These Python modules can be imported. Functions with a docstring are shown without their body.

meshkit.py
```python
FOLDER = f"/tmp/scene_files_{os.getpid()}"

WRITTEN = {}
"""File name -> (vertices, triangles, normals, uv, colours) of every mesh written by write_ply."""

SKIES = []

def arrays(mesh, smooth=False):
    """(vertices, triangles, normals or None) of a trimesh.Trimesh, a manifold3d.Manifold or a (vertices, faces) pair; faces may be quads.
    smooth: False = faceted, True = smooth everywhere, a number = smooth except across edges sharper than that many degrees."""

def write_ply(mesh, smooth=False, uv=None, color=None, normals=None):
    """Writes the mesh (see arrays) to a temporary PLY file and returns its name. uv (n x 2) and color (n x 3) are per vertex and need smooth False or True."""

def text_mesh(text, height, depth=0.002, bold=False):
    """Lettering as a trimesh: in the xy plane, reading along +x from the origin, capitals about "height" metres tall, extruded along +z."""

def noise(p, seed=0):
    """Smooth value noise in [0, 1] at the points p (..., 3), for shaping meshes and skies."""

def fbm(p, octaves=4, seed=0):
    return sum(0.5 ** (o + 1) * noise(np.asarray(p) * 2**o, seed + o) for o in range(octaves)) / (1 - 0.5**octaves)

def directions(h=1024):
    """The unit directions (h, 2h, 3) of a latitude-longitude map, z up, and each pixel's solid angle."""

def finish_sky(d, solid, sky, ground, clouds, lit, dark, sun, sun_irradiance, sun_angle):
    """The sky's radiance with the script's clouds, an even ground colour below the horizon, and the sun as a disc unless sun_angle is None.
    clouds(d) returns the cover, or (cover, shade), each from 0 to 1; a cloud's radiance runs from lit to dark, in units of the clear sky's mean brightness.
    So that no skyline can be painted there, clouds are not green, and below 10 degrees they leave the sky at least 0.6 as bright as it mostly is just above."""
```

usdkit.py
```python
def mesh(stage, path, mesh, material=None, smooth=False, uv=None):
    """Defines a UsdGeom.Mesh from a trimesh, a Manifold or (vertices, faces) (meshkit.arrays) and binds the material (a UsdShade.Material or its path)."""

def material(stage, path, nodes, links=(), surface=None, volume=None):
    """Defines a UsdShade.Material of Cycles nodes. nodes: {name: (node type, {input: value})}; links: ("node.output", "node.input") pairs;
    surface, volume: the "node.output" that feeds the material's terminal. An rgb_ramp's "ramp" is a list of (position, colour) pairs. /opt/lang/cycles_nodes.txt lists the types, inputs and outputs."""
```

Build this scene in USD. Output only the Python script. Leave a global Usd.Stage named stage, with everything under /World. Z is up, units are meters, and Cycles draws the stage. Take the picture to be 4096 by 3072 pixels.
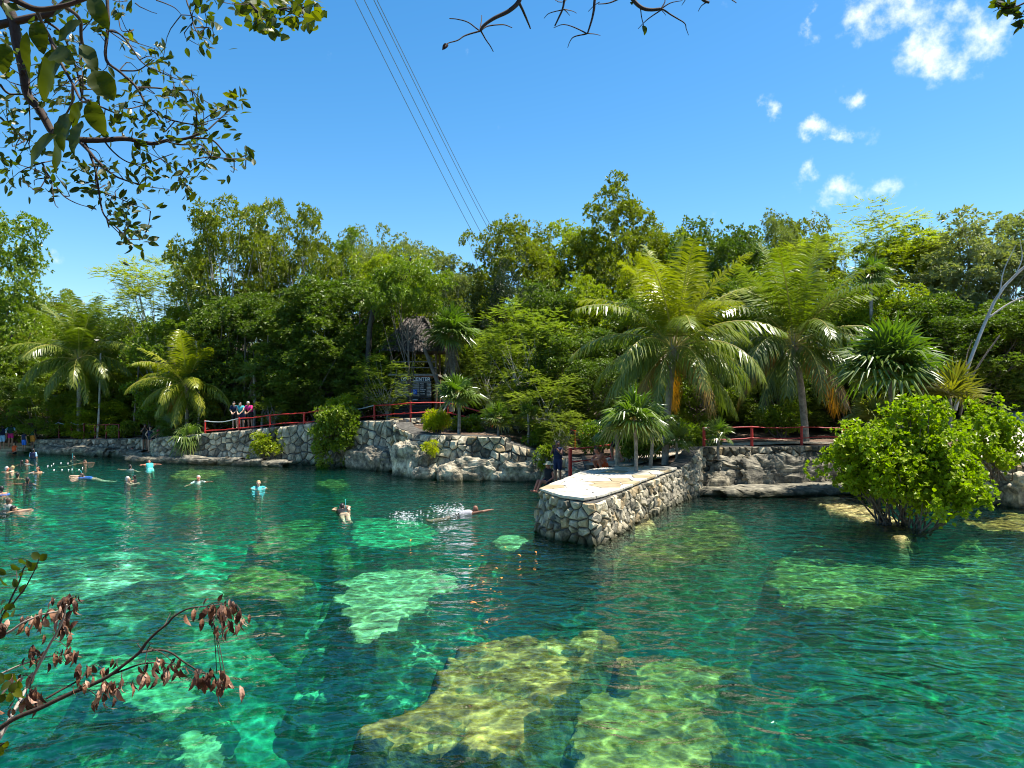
import math, random
import numpy as np
import trimesh
import manifold3d as m3
import meshkit, usdkit
from scipy.spatial import Voronoi, cKDTree
from shapely.geometry import Polygon, Point, box as sbox
from shapely import contains_xy
from pxr import Usd, UsdGeom, UsdLux, UsdShade, Gf, Sdf, Vt

stage = Usd.Stage.CreateInMemory()
UsdGeom.SetStageUpAxis(stage, 'Z')
UsdGeom.SetStageMetersPerUnit(stage, 1.0)
world = UsdGeom.Xform.Define(stage, '/World')
stage.SetDefaultPrim(world.GetPrim())
UsdGeom.Scope.Define(stage, '/World/Looks')

# ------------------------------------------------------------------ camera
FPX, EYE, PITCH = 768.0, 3.4, math.atan(21 / 768)       # focal length in 1024-wide pixels
cam = UsdGeom.Camera.Define(stage, '/World/camera')
cam.CreateHorizontalApertureAttr(36.0)
cam.CreateVerticalApertureAttr(27.0)
cam.CreateFocalLengthAttr(36.0 * FPX / 1024)
cam.CreateClippingRangeAttr(Gf.Vec2f(0.05, 20000))
cam.AddTranslateOp().Set(Gf.Vec3d(0, 0, EYE))
cam.AddRotateXOp().Set(90 + math.degrees(PITCH))
cam.CreateExposureAttr(1.3)

# ------------------------------------------------------------------ light
SUN_EL, SUN_AZ = math.radians(66), math.radians(84)
SUN = np.array([math.cos(SUN_EL) * math.sin(SUN_AZ), math.cos(SUN_EL) * math.cos(SUN_AZ), math.sin(SUN_EL)])
sun = UsdLux.DistantLight.Define(stage, '/World/sun')
sun.CreateIntensityAttr(1.25)
sun.CreateNormalizeAttr(True)
sun.CreateAngleAttr(0.5)
sun.CreateColorAttr(Gf.Vec3f(1.0, 0.95, 0.86))
sun.AddTransformOp().Set(Gf.Matrix4d(Gf.Rotation(Gf.Vec3d(0, 0, 1), Gf.Vec3d(*SUN)), Gf.Vec3d(0, 0, 0)))


def ray(px, py):
    dx, dz = (px - 512) / FPX, (384 - py) / FPX
    return np.array([dx, math.cos(PITCH) - dz * math.sin(PITCH), math.sin(PITCH) + dz * math.cos(PITCH)])


def at(px, py, Y):
    r = ray(px, py)
    return np.array([0, 0, EYE]) + r * (Y / r[1])


def onz(px, py, z=0.0):
    r = ray(px, py)
    return np.array([0, 0, EYE]) + r * ((z - EYE) / r[2])


def pxm(Y):
    return Y / FPX


# clouds: soft lumps in given directions, broken up by noise (px, py, rx, ry, strength)
CLOUDS = [(900, 28, 44, 26, .85), (868, 28, 32, 12, .7), (918, 52, 26, 22, .85), (955, 60, 26, 14, .7), (942, 42, 30, 22, .8), (990, 36, 34, 26, .75), (965, 20, 22, 20, .6), (818, 18, 9, 16, .65),
          (813, 127, 28, 13, .85), (768, 108, 9, 20, .7), (858, 98, 15, 9, .65), (832, 137, 13, 9, .75), (812, 186, 14, 22, .7), (838, 196, 20, 22, .66),
          (872, 188, 28, 22, .66), (822, 204, 14, 18, .6), (845, 163, 14, 10, .4), (868, 138, 16, 18, .35), (1006, 80, 16, 20, .35), (48, 255, 26, 16, .5),
          (600, -120, 260, 70, .25), (1180, -40, 120, 60, .7), (-240, 120, 120, 40, .6), (1240, 190, 90, 40, .6)]
sn = {'g': ('geometry', {}), 'sky': ('sky_texture', dict(sky_type='single_scattering', sun_disc=False, sun_elevation=SUN_EL, sun_rotation=SUN_AZ, air_density=1.0, aerosol_density=0.6, ozone_density=2.2)),
      'n1': ('noise_texture', dict(scale=9.0, detail=8.0, roughness=0.62)), 'warp': ('vector_math', dict(math_type='multiply_add', vector2=(.085, .085, .085))),
      'nf': ('noise_texture', dict(scale=24.0, detail=9.0, roughness=0.6))}
sl = [('g.position', 'n1.vector'), ('g.position', 'nf.vector'), ('n1.color', 'warp.vector1'), ('g.position', 'warp.vector3')]
prev = None
for i, (px, py, rx, ry, s) in enumerate(CLOUDS):
    r = ray(px, py); nrm = np.linalg.norm(r); c = r / nrm + .0425
    k = FPX * nrm
    sn[f's{i}'] = ('vector_math', dict(math_type='subtract', vector2=tuple(c)))
    sn[f'm{i}'] = ('vector_math', dict(math_type='multiply', vector2=(k / rx, k / rx, k / ry)))
    sn[f'l{i}'] = ('vector_math', dict(math_type='length'))
    sn[f'r{i}'] = ('map_range', dict(from_min=1.7, from_max=0.0, to_min=0.0, to_max=s, clamp=True))
    sl += [('warp.vector', f's{i}.vector1'), (f's{i}.vector', f'm{i}.vector1'), (f'm{i}.vector', f'l{i}.vector1'), (f'l{i}.value', f'r{i}.value')]
    if prev:
        sn[f'x{i}'] = ('math', dict(math_type='maximum'))
        sl += [(prev, f'x{i}.value1'), (f'r{i}.result', f'x{i}.value2')]
        prev = f'x{i}.value'
    else:
        prev = f'r{i}.result'
sn['add'] = ('math', dict(math_type='multiply_add', value2=1.9, value3=-1.28)); sl += [('nf.fac', 'add.value1')]
sn['den'] = ('math', dict(math_type='add')); sl += [(prev, 'den.value1'), ('add.value', 'den.value2')]
sn['cov'] = ('map_range', dict(range_type='smoothstep', from_min=-0.02, from_max=0.75, to_min=0, to_max=1, clamp=True)); sl += [('den.value', 'cov.value')]
sn['tone'] = ('hsv', dict(saturation=1.36, value=1.0, hue=.494)); sl += [('sky.color', 'tone.color')]
sn['mix'] = ('mix_color', dict(blend_type='mix', b=(6.9, 7.1, 7.4), use_clamp=False)); sl += [('tone.color', 'mix.a'), ('cov.result', 'mix.fac')]
sn['bg'] = ('background_shader', dict(strength=0.088)); sl += [('mix.result', 'bg.color')]
skymat = usdkit.material(stage, '/World/Looks/sky_air', sn, sl, surface='bg.background')
dome = UsdLux.DomeLight.Define(stage, '/World/sky')
UsdShade.MaterialBindingAPI.Apply(dome.GetPrim()).Bind(skymat)
dome.GetPrim().SetCustomDataByKey('kind', 'structure')
dome.GetPrim().SetCustomDataByKey('label', 'deep blue sky with a few small white clouds')

# ------------------------------------------------------------------ helpers
_used = {}


def numbered(parent, name):
    k = (parent, name)
    n = _used.get(k, 0); _used[k] = n + 1
    return f'{parent}/{name}' if n == 0 else f'{parent}/{name}_{n:03d}'


def tag(prim, label=None, cat=None, group=None, kind=None):
    for k, v in (('label', label), ('category', cat), ('group', group), ('kind', kind)):
        if v: prim.SetCustomDataByKey(k, v)
    return prim


def thing(name, label, cat, loc=(0, 0, 0), rotz=0.0, scale=None, group=None):
    x = UsdGeom.Xform.Define(stage, numbered('/World', name))
    x.AddTranslateOp().Set(Gf.Vec3d(*map(float, loc)))
    if rotz: x.AddRotateZOp().Set(float(rotz))
    if scale is not None: x.AddScaleOp().Set(Gf.Vec3f(*map(float, (scale if np.ndim(scale) else (scale,) * 3))))
    return tag(x.GetPrim(), label, cat, group)


def part(parent, name, mesh, mat, smooth=False, label=None, kind=None):
    path = parent if isinstance(parent, str) else str(parent.GetPath())
    p = usdkit.mesh(stage, numbered(path, name), mesh, mat, smooth).GetPrim()
    return tag(p, label, None, None, kind)


def single(name, mesh, mat, label, cat=None, smooth=False, group=None, kind=None):
    p = usdkit.mesh(stage, numbered('/World', name), mesh, mat, smooth).GetPrim()
    return tag(p, label, cat, group, kind)


def copy_of(src, label, loc, rotz=0.0, scale=None, group=None):
    was = src.GetCustomData()
    c = thing(src.GetName().rstrip('0123456789').rstrip('_') if src.GetName()[-1].isdigit() else src.GetName(), label, was['category'], loc, rotz, scale, group or was.get('group'))
    c.GetReferences().AddInternalReference(src.GetPath())
    c.SetInstanceable(True)
    return c


class MB:
    def __init__(s): s.v, s.f, s.n = [], [], 0

    def add(s, v, f):
        v = np.asarray(v, float).reshape(-1, 3); f = np.asarray(f, int)
        if f.shape[1] == 4: f = np.vstack([f[:, [0, 1, 2]], f[:, [0, 2, 3]]])
        s.v.append(v); s.f.append(f + s.n); s.n += len(v)
        return s

    def box(s, c, size, rz=0.0):
        m = trimesh.creation.box(size)
        if rz: m.apply_transform(trimesh.transformations.rotation_matrix(rz, [0, 0, 1]))
        return s.add(m.vertices + np.asarray(c), m.faces)

    def tube(s, pts, radii, sides=6, caps=True):
        v, f = tube(pts, radii, sides, caps)
        return s.add(v, f)

    def get(s): return (np.vstack(s.v), np.vstack(s.f))


def tube(pts, radii, sides=6, caps=True):
    p = np.asarray(pts, float); n = len(p)
    t = np.gradient(p, axis=0); t /= np.linalg.norm(t, axis=1, keepdims=True) + 1e-12
    ref = np.array([0, 0, 1.0]) if abs(t[:, 2]).mean() < .8 else np.array([1.0, 0, 0])
    a = np.cross(t, ref); a /= np.linalg.norm(a, axis=1, keepdims=True) + 1e-12
    b = np.cross(t, a)
    ang = np.arange(sides) * 2 * math.pi / sides
    r = np.broadcast_to(radii, (n,))[:, None, None]
    v = (p[:, None] + r * (np.cos(ang)[None, :, None] * a[:, None] + np.sin(ang)[None, :, None] * b[:, None])).reshape(-1, 3)
    i, j = np.meshgrid(np.arange(n - 1), np.arange(sides), indexing='ij')
    q = np.stack([i * sides + j, i * sides + (j + 1) % sides, (i + 1) * sides + (j + 1) % sides, (i + 1) * sides + j], -1).reshape(-1, 4)[:, ::-1]
    f = np.vstack([q[:, [0, 1, 2]], q[:, [0, 2, 3]]])
    if caps:
        v = np.vstack([v, p[:1], p[-1:]])
        k = np.arange(sides)
        f = np.vstack([f, np.stack([np.full(sides, n * sides), k, (k + 1) % sides], 1), np.stack([np.full(sides, n * sides + 1), (n - 1) * sides + (k + 1) % sides, (n - 1) * sides + k], 1)])
    return v, f


def smooth_path(pts, n):
    """Catmull-Rom through pts, n samples."""
    p = np.asarray(pts, float)
    if len(p) < 3:
        u = np.linspace(0, 1, n)[:, None]
        return p[0] * (1 - u) + p[-1] * u
    q = np.vstack([2 * p[0] - p[1], p, 2 * p[-1] - p[-2]])
    out = []
    for u in np.linspace(0, len(p) - 1 - 1e-9, n):
        i = int(u); t = u - i
        a, b, c, d = q[i:i + 4]
        out.append(.5 * ((2 * b) + (c - a) * t + (2 * a - 5 * b + 4 * c - d) * t * t + (3 * b - a - 3 * c + d) * t ** 3))
    return np.array(out)


def fbm(p, o=4, seed=0): return meshkit.fbm(np.asarray(p, float), o, seed)


def ridged(p, o=4, seed=0):
    p = np.asarray(p, float)
    return sum(.5 ** (k + 1) * (1 - np.abs(2 * meshkit.noise(p * 2 ** k, seed + k) - 1)) for k in range(o)) / (1 - .5 ** o)


# ------------------------------------------------------------------ materials
def mat(name, nodes, links, surface='p.BSDF', volume=None):
    return usdkit.material(stage, f'/World/Looks/{name}', nodes, links, surface, volume)


def plain(name, color, rough=.6, var=.25, scale=6.0, spec=.4, bump=0.0, metallic=0.0, coord='position', bscale=30.0):
    c = np.array(color)
    nodes = {'g': ('geometry', {}), 'n': ('noise_texture', dict(scale=scale, detail=5.0, roughness=.6)),
             'r': ('rgb_ramp', dict(ramp=[(.25, tuple(np.clip(c * (1 - var), 0, 1))), (.75, tuple(np.clip(c * (1 + var), 0, 1)))])),
             'p': ('principled_bsdf', dict(roughness=rough, specular_ior_level=spec, metallic=metallic))}
    links = [('g.position', 'n.vector'), ('n.fac', 'r.fac'), ('r.color', 'p.base_color')]
    if bump:
        nodes['bn'] = ('noise_texture', dict(scale=bscale, detail=4.0)); nodes['b'] = ('bump', dict(strength=.8, distance=bump))
        links += [('g.position', 'bn.vector'), ('bn.fac', 'b.height'), ('b.normal', 'p.normal')]
    return mat(name, nodes, links)


def ramp_mat(name, stops, scale=3.0, detail=8.0, rough=.85, distort=0.0, bump=.03, bscale=14.0, spec=.25, stops2=None, scale2=.5, nrough=.65, tide=None):
    nodes = {'g': ('geometry', {}), 'n': ('noise_texture', dict(scale=scale, detail=detail, roughness=nrough, distortion=distort)), 'r': ('rgb_ramp', dict(ramp=stops)),
             'p': ('principled_bsdf', dict(roughness=rough, specular_ior_level=spec)), 'bn': ('noise_texture', dict(scale=bscale, detail=6.0, roughness=.7)), 'b': ('bump', dict(strength=1.0, distance=bump))}
    links = [('g.position', 'n.vector'), ('n.fac', 'r.fac'), ('g.position', 'bn.vector'), ('bn.fac', 'b.height'), ('b.normal', 'p.normal')]
    if stops2:
        nodes['n2'] = ('noise_texture', dict(scale=scale2, detail=5.0)); nodes['r2'] = ('rgb_ramp', dict(ramp=stops2)); nodes['mx'] = ('mix', dict(mix_type='multiply', fac=1.0))
        links += [('g.position', 'n2.vector'), ('n2.fac', 'r2.fac'), ('r.color', 'mx.color1'), ('r2.color', 'mx.color2'), ('mx.color', 'p.base_color')]
    else:
        links += [('r.color', 'p.base_color')]
    if tide:
        a, _ = links.pop()
        nodes.update({'tz': ('separate_xyz', {}), 'tn': ('noise_texture', dict(scale=2.5, detail=4.0)), 'ta': ('math', dict(math_type='multiply_add', value2=-.45)), 'tm': ('map_range', dict(range_type='smoothstep', from_min=-.28, from_max=.12, to_min=1, to_max=0, clamp=True)), 'tx': ('mix', dict(mix_type='mix', color2=tide))})
        links += [('g.position', 'tz.vector'), ('g.position', 'tn.vector'), ('tn.fac', 'ta.value1'), ('tz.z', 'ta.value3'), ('ta.value', 'tm.value'), ('tm.result', 'tx.fac'), (a, 'tx.color1'), ('tx.color', 'p.base_color')]
    return mat(name, nodes, links)


def leaf_mat(name, c1, c2, trans=.4, rough=.38, spec=.5, tcol=None, big=.6):
    """Leaf: varied per leaf and per clump, light partly shines through."""
    c1, c2 = np.array(c1), np.array(c2)
    t = np.array(tcol) if tcol is not None else (c1 + c2) * np.array([.85, .9, .35])
    nodes = {'g': ('geometry', {}), 'r': ('rgb_ramp', dict(ramp=[(0, tuple(c1)), (.8, tuple(c2)), (1, tuple(c2 * 1.25))])), 'n': ('noise_texture', dict(scale=big, detail=3.0)),
             'm': ('math', dict(math_type='multiply_add', value2=.55, value3=-.05)), 'a': ('math', dict(math_type='add', use_clamp=True)), 'nm': ('math', dict(math_type='multiply_add', value2=.9, value3=-.2)),
             'p': ('principled_bsdf', dict(roughness=rough, specular_ior_level=spec)), 't': ('translucent_bsdf', {}), 'tc': ('mix', dict(mix_type='multiply', fac=1.0, color2=tuple(t / max(t.max(), 1e-6) * 1.3))),
             'mx': ('mix_closure', dict(fac=trans))}
    links = [('g.random_per_island', 'm.value1'), ('g.position', 'n.vector'), ('n.fac', 'nm.value1'), ('m.value', 'a.value1'), ('nm.value', 'a.value2'), ('a.value', 'r.fac'), ('r.color', 'p.base_color'),
             ('r.color', 'tc.color1'), ('tc.color', 't.color'), ('p.BSDF', 'mx.closure1'), ('t.BSDF', 'mx.closure2')]
    return mat(name, nodes, links, 'mx.closure')


LIME = [(.28, (0.039, 0.037, 0.031)), (.42, (0.134, 0.122, 0.093)), (.52, (0.302, 0.270, 0.202)), (.62, (0.470, 0.422, 0.318)), (.78, (0.739, 0.659, 0.507))]
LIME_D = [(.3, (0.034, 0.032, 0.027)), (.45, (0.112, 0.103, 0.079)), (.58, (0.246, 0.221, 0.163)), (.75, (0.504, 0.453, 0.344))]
M = {}
M['rock'] = ramp_mat('limestone_rock', LIME, 2.6, 9, bump=.06, bscale=9, stops2=[(.3, (.6, .59, .55)), (.6, (1.25, 1.22, 1.15))], scale2=.9, tide=(.03, .032, .014))
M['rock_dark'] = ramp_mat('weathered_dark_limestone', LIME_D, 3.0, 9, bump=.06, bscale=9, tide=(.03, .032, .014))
STAIN = [(.3, (.35, .34, .31)), (.48, (.95, .93, .88)), (.7, (1.25, 1.2, 1.1))]
M['stone'] = [ramp_mat('grey_wall_stone', [(.3, (0.101, 0.093, 0.073)), (.5, (0.269, 0.247, 0.194)), (.72, (0.482, 0.433, 0.331))], 4.5, 9, bump=.05, bscale=11, stops2=STAIN, scale2=1.3, tide=(.03, .032, .014)),
              ramp_mat('pale_wall_stone', [(.3, (0.190, 0.170, 0.125)), (.5, (0.448, 0.397, 0.292)), (.72, (0.672, 0.597, 0.447))], 4.5, 9, bump=.05, bscale=11, stops2=STAIN, scale2=1.3, tide=(.03, .032, .014)),
              ramp_mat('dark_wall_stone', [(.3, (0.045, 0.043, 0.034)), (.5, (0.134, 0.124, 0.095)), (.75, (0.314, 0.283, 0.215))], 4.5, 9, bump=.05, bscale=11, stops2=STAIN, scale2=1.3, tide=(.03, .032, .014)),
              ramp_mat('tan_wall_stone', [(.3, (0.146, 0.108, 0.060)), (.5, (0.314, 0.242, 0.142)), (.72, (0.538, 0.433, 0.284))], 4.5, 9, bump=.05, bscale=11, stops2=STAIN, scale2=1.3, tide=(.03, .032, .014))]
M['mortar'] = ramp_mat('grey_mortar', [(.3, (.025, .024, .02)), (.55, (.075, .07, .06)), (.75, (.17, .16, .135))], 5, bump=.02, tide=(.03, .032, .014))
M['ground'] = ramp_mat('leaf_litter_ground', [(.3, (.035, .022, .015)), (.48, (.14, .085, .055)), (.6, (.26, .18, .13)), (.75, (.42, .36, .29))], 2.2, 9, bump=.05, bscale=20, stops2=[(.35, (.35, .33, .3)), (.65, (1, 1, 1))], scale2=.5)
M['path'] = ramp_mat('pale_stone_path', [(.3, (.36, .32, .25)), (.6, (.54, .5, .41)), (.8, (.62, .58, .5))], 1.5, bump=.01)
M['slab'] = [ramp_mat('white_limewashed_flagstone', [(.3, (.3, .265, .2)), (.6, (.5, .46, .38))], 2.5, bump=.01), ramp_mat('cream_flagstone', [(.3, (.22, .165, .09)), (.7, (.37, .3, .18))], 2.5, bump=.01)]
M['red'] = plain('red_painted_wood', (.42, .022, .014), .45, .3, 9, .45, bump=.004, bscale=40)
M['maroon'] = plain('dark_red_painted_wood', (.12, .012, .016), .55, .3, 9)
M['rope'] = plain('pale_rope', (.38, .42, .4), .8, .25, 20)
M['wood'] = plain('weathered_wood', (.16, .115, .075), .8, .45, 8, .2, bump=.01)
M['greywood'] = plain('grey_weathered_wood', (.25, .22, .19), .8, .4, 8, .2, bump=.01)
M['darkwood'] = plain('dark_boards', (.035, .034, .033), .75, .5, 7, .25, bump=.01)
M['bark'] = plain('grey_brown_bark', (.14, .11, .085), .9, .5, 5, .15, bump=.02, bscale=18)
M['palebark'] = plain('pale_grey_bark', (.36, .33, .29), .9, .4, 4, .15, bump=.02, bscale=18)
M['darkbark'] = plain('dark_bark', (.05, .042, .036), .9, .5, 5, .15, bump=.02, bscale=18)
M['white'] = plain('white_paint', (.8, .8, .78), .5, .08, 10)
M['black'] = plain('black_rubber', (.012, .012, .013), .5, .3, 10)

# ------------------------------------------------------------------ shore, land and pool bed
SHORE = [(-60, 58), (-45, 56.5), (-34.5, 55.2), (-28.8, 53.0), (-23.2, 50.3), (-21.6, 46.9), (-15.7, 44.7), (-10.6, 43.6), (-8.7, 42.1), (-5.5, 39.2), (-3.1, 35.6), (-.5, 34.6), (1.2, 34.5),
         (2.4, 32.6), (2.6, 29.2), (3.1, 27.2), (6.3, 27.9), (7.4, 30.7), (10.3, 31.5), (13.3, 32.4), (16.0, 29.6), (16.9, 27.0), (17.3, 25.6), (20.5, 22), (23, 12), (19, 3.2), (6, 2.4), (-8, 2.7), (-14, 4.0), (-32, 9), (-60, 20)]
POOL = Polygon(SHORE)
_ring = np.array(POOL.exterior.coords)


def signed(x, y, ring=_ring):
    """Distance to the outline, negative inside."""
    p = np.stack([np.ravel(x), np.ravel(y)], 1)
    a, b = ring[:-1], ring[1:]
    best = np.full(len(p), 1e9)
    for i in range(len(a)):
        d = b[i] - a[i]; L = d @ d
        if L < 1e-12: continue
        t = np.clip(((p - a[i]) @ d) / L, 0, 1)
        best = np.minimum(best, np.hypot(*(p - a[i] - t[:, None] * d).T))
    ins = contains_xy(Polygon(ring), p[:, 0], p[:, 1])
    return np.where(ins, -best, best).reshape(np.shape(x))


LANDZ = np.array([(-60, 62, 1.1), (-45, 58, .9), (-35, 57.5, 1.0), (-28, 55, 1.05), (-22, 51.5, 1.25), (-20, 48.5, 1.45), (-15.5, 46.5, 1.9), (-11, 45.8, 2.4), (-7, 44.5, 2.6), (-2, 43.5, 2.6), (2.2, 41.5, 2.25), (5.5, 38, 1.7), (-3.2, 37.5, 1.95), (-1.2, 37, 1.95), (-2, 39.5, 2.0), (.8, 36.5, 1.5), (2.2, 34.8, 1.15), (2, 38, 1.7),
                  (5.2, 33, 1.2), (4, 30, 1.0), (9, 33.5, 1.6), (13, 34.5, 1.65), (16.5, 31, 1.6), (18.3, 27.5, 1.45), (21, 31, 1.8), (26, 39, 3.0), (31, 48, 3.6), (24, 24, 1.4), (28, 12, 1.4), (22, 2, 1.4), (0, 0, 1.55), (-14, 1, 1.4), (-36, 6, 1.2),
                  (-66, 20, 1.2), (-45, 75, 1.6), (-20, 64, 2.2), (0, 58, 3.4), (14, 48, 2.6), (30, 62, 3.6), (0, 90, 3.5), (60, 70, 3.2), (-80, 90, 1.5), (60, 10, 1.5), (0, -40, 1.5), (0, 200, 3), (-200, 100, 2), (200, 100, 2)], float)


def land(x, y):
    x, y = np.asarray(x, float), np.asarray(y, float)
    d2 = (x[..., None] - LANDZ[:, 0]) ** 2 + (y[..., None] - LANDZ[:, 1]) ** 2
    w = 1 / (d2 + 1.2) ** 1.6
    return (w * LANDZ[:, 2]).sum(-1) / w.sum(-1)


def bed(x, y):
    p = np.stack([x, y, np.zeros_like(x)], -1)
    z = -4.4 + 1.9 * (fbm(p * .16 + 11.3, 4, 5) - .5) * 2 + .5 * (ridged(p * .7, 3, 9) - .5)
    for (cx, cy, rx, ry, up) in [(-11, 20, 6.5, 6, 3.8), (-5.5, 16, 3.2, 2.2, 1.3), (5.5, 7.2, 2.4, 2.4, 3.0), (-24, 38, 10, 9, 3.2), (-13, 29, 7, 4, 2.4), (-2, 13, 5, 4, .8), (-4, 22, 4, 3, 1.0), (13.5, 21, 4, 3, .8), (-2.6, 8.4, 2.2, 1.8, 1.3)]:
        z = z + up * np.exp(-(((x - cx) / rx) ** 2 + ((y - cy) / ry) ** 2))
    return np.minimum(z, -.45)


gx = np.concatenate([-np.geomspace(3000, 62, 14), np.arange(-60, 45.1, .5), np.geomspace(47, 3000, 14)])
gy = np.concatenate([-np.geomspace(2500, 9, 14), np.arange(-8, 100.1, .5), np.geomspace(103, 4000, 16)])
X, Y = np.meshgrid(gx, gy)
SD = signed(X, Y)
Zl = land(X, Y) + .12 * (fbm(np.stack([X, Y, X * 0], -1) * .8, 3, 3) - .5)
t_ = np.clip((-SD + .35) / .45, 0, 1)
Zg = Zl * (1 - t_) + bed(X, Y) * t_
ix = np.arange(X.size).reshape(X.shape)
quads = np.stack([ix[:-1, :-1], ix[:-1, 1:], ix[1:, 1:], ix[1:, :-1]], -1).reshape(-1, 4)
inside = (SD.ravel()[quads] < -.7).all(1)
V = np.stack([X, Y, Zg], -1).reshape(-1, 3)


def sub(v, q):
    u, inv = np.unique(q, return_inverse=True)
    return v[u], inv.reshape(q.shape)


single('ground', sub(V, quads[~inside]), M['ground'], 'brown leaf littered forest floor around the pool', smooth=True, kind='structure')

M['bed'] = ramp_mat('pool_bed', [(.38, (.012, .024, .012)), (.5, (.05, .075, .03)), (.58, (.16, .18, .09)), (.7, (.4, .41, .28))], .9, 9, .95, bump=.05, bscale=6, spec=.05)
bx, by = np.meshgrid(np.arange(-60, 24.1, .3), np.arange(2, 59, .3))
bsd = signed(bx, by)
bz = bed(bx, by)
ib = np.arange(bx.size).reshape(bx.shape)
bq = np.stack([ib[:-1, :-1], ib[:-1, 1:], ib[1:, 1:], ib[1:, :-1]], -1).reshape(-1, 4)
bq = bq[(bsd.ravel()[bq] < -.2).any(1)]
single('pool_bed', sub(np.stack([bx, by, np.where(bsd > -.5, bz - .6, bz)], -1).reshape(-1, 3), bq), M['bed'], 'algae grown rock and sand bed deep under the clear water', smooth=True, kind='structure')

# ------------------------------------------------------------------ water: a closed body that absorbs red, its surface rippled, caustic light net painted into its transparency
wn = {'g': ('geometry', {}), 'm1': ('mapping', dict(scale=(1.0, 1.25, 1))), 'n1': ('noise_texture', dict(scale=1.15, detail=2.2, roughness=.5, distortion=.9)), 'n2': ('noise_texture', dict(scale=3.6, detail=2.0, roughness=.5, distortion=.8)), 'n3': ('noise_texture', dict(scale=.13, detail=2.0)), 'pm': ('map_range', dict(from_min=.35, from_max=.65, to_min=.35, to_max=1.15, clamp=True)), 'hm': ('math', dict(math_type='multiply')),
      'h': ('math', dict(math_type='multiply_add', value2=.22)), 'b': ('bump', dict(strength=1.0, distance=.215)),
      'f': ('fresnel', dict(IOR=1.33)), 'gl': ('glossy_bsdf', dict(color=(1, 1, 1), roughness=.02)), 'tr': ('transparent_bsdf', {}),
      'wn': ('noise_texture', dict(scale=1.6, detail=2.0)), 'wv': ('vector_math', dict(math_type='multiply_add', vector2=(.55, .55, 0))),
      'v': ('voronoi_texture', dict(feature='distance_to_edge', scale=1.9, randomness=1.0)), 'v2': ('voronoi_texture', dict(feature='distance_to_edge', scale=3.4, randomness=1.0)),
      'c1': ('map_range', dict(range_type='smoothstep', from_min=.0, from_max=.11, to_min=1.25, to_max=.54, clamp=True)), 'c2': ('map_range', dict(range_type='smoothstep', from_min=.0, from_max=.11, to_min=.62, to_max=.29, clamp=True)),  # caustic light lines painted as bright cell edges in the transparent colour
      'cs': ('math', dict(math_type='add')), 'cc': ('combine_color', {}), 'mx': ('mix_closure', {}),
      'vol': ('volume_coefficients', dict(absorption_coeffs=(.44, .055, .1), scatter_coeffs=(.001, .021, .0175), anisotropy=.3))}
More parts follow.
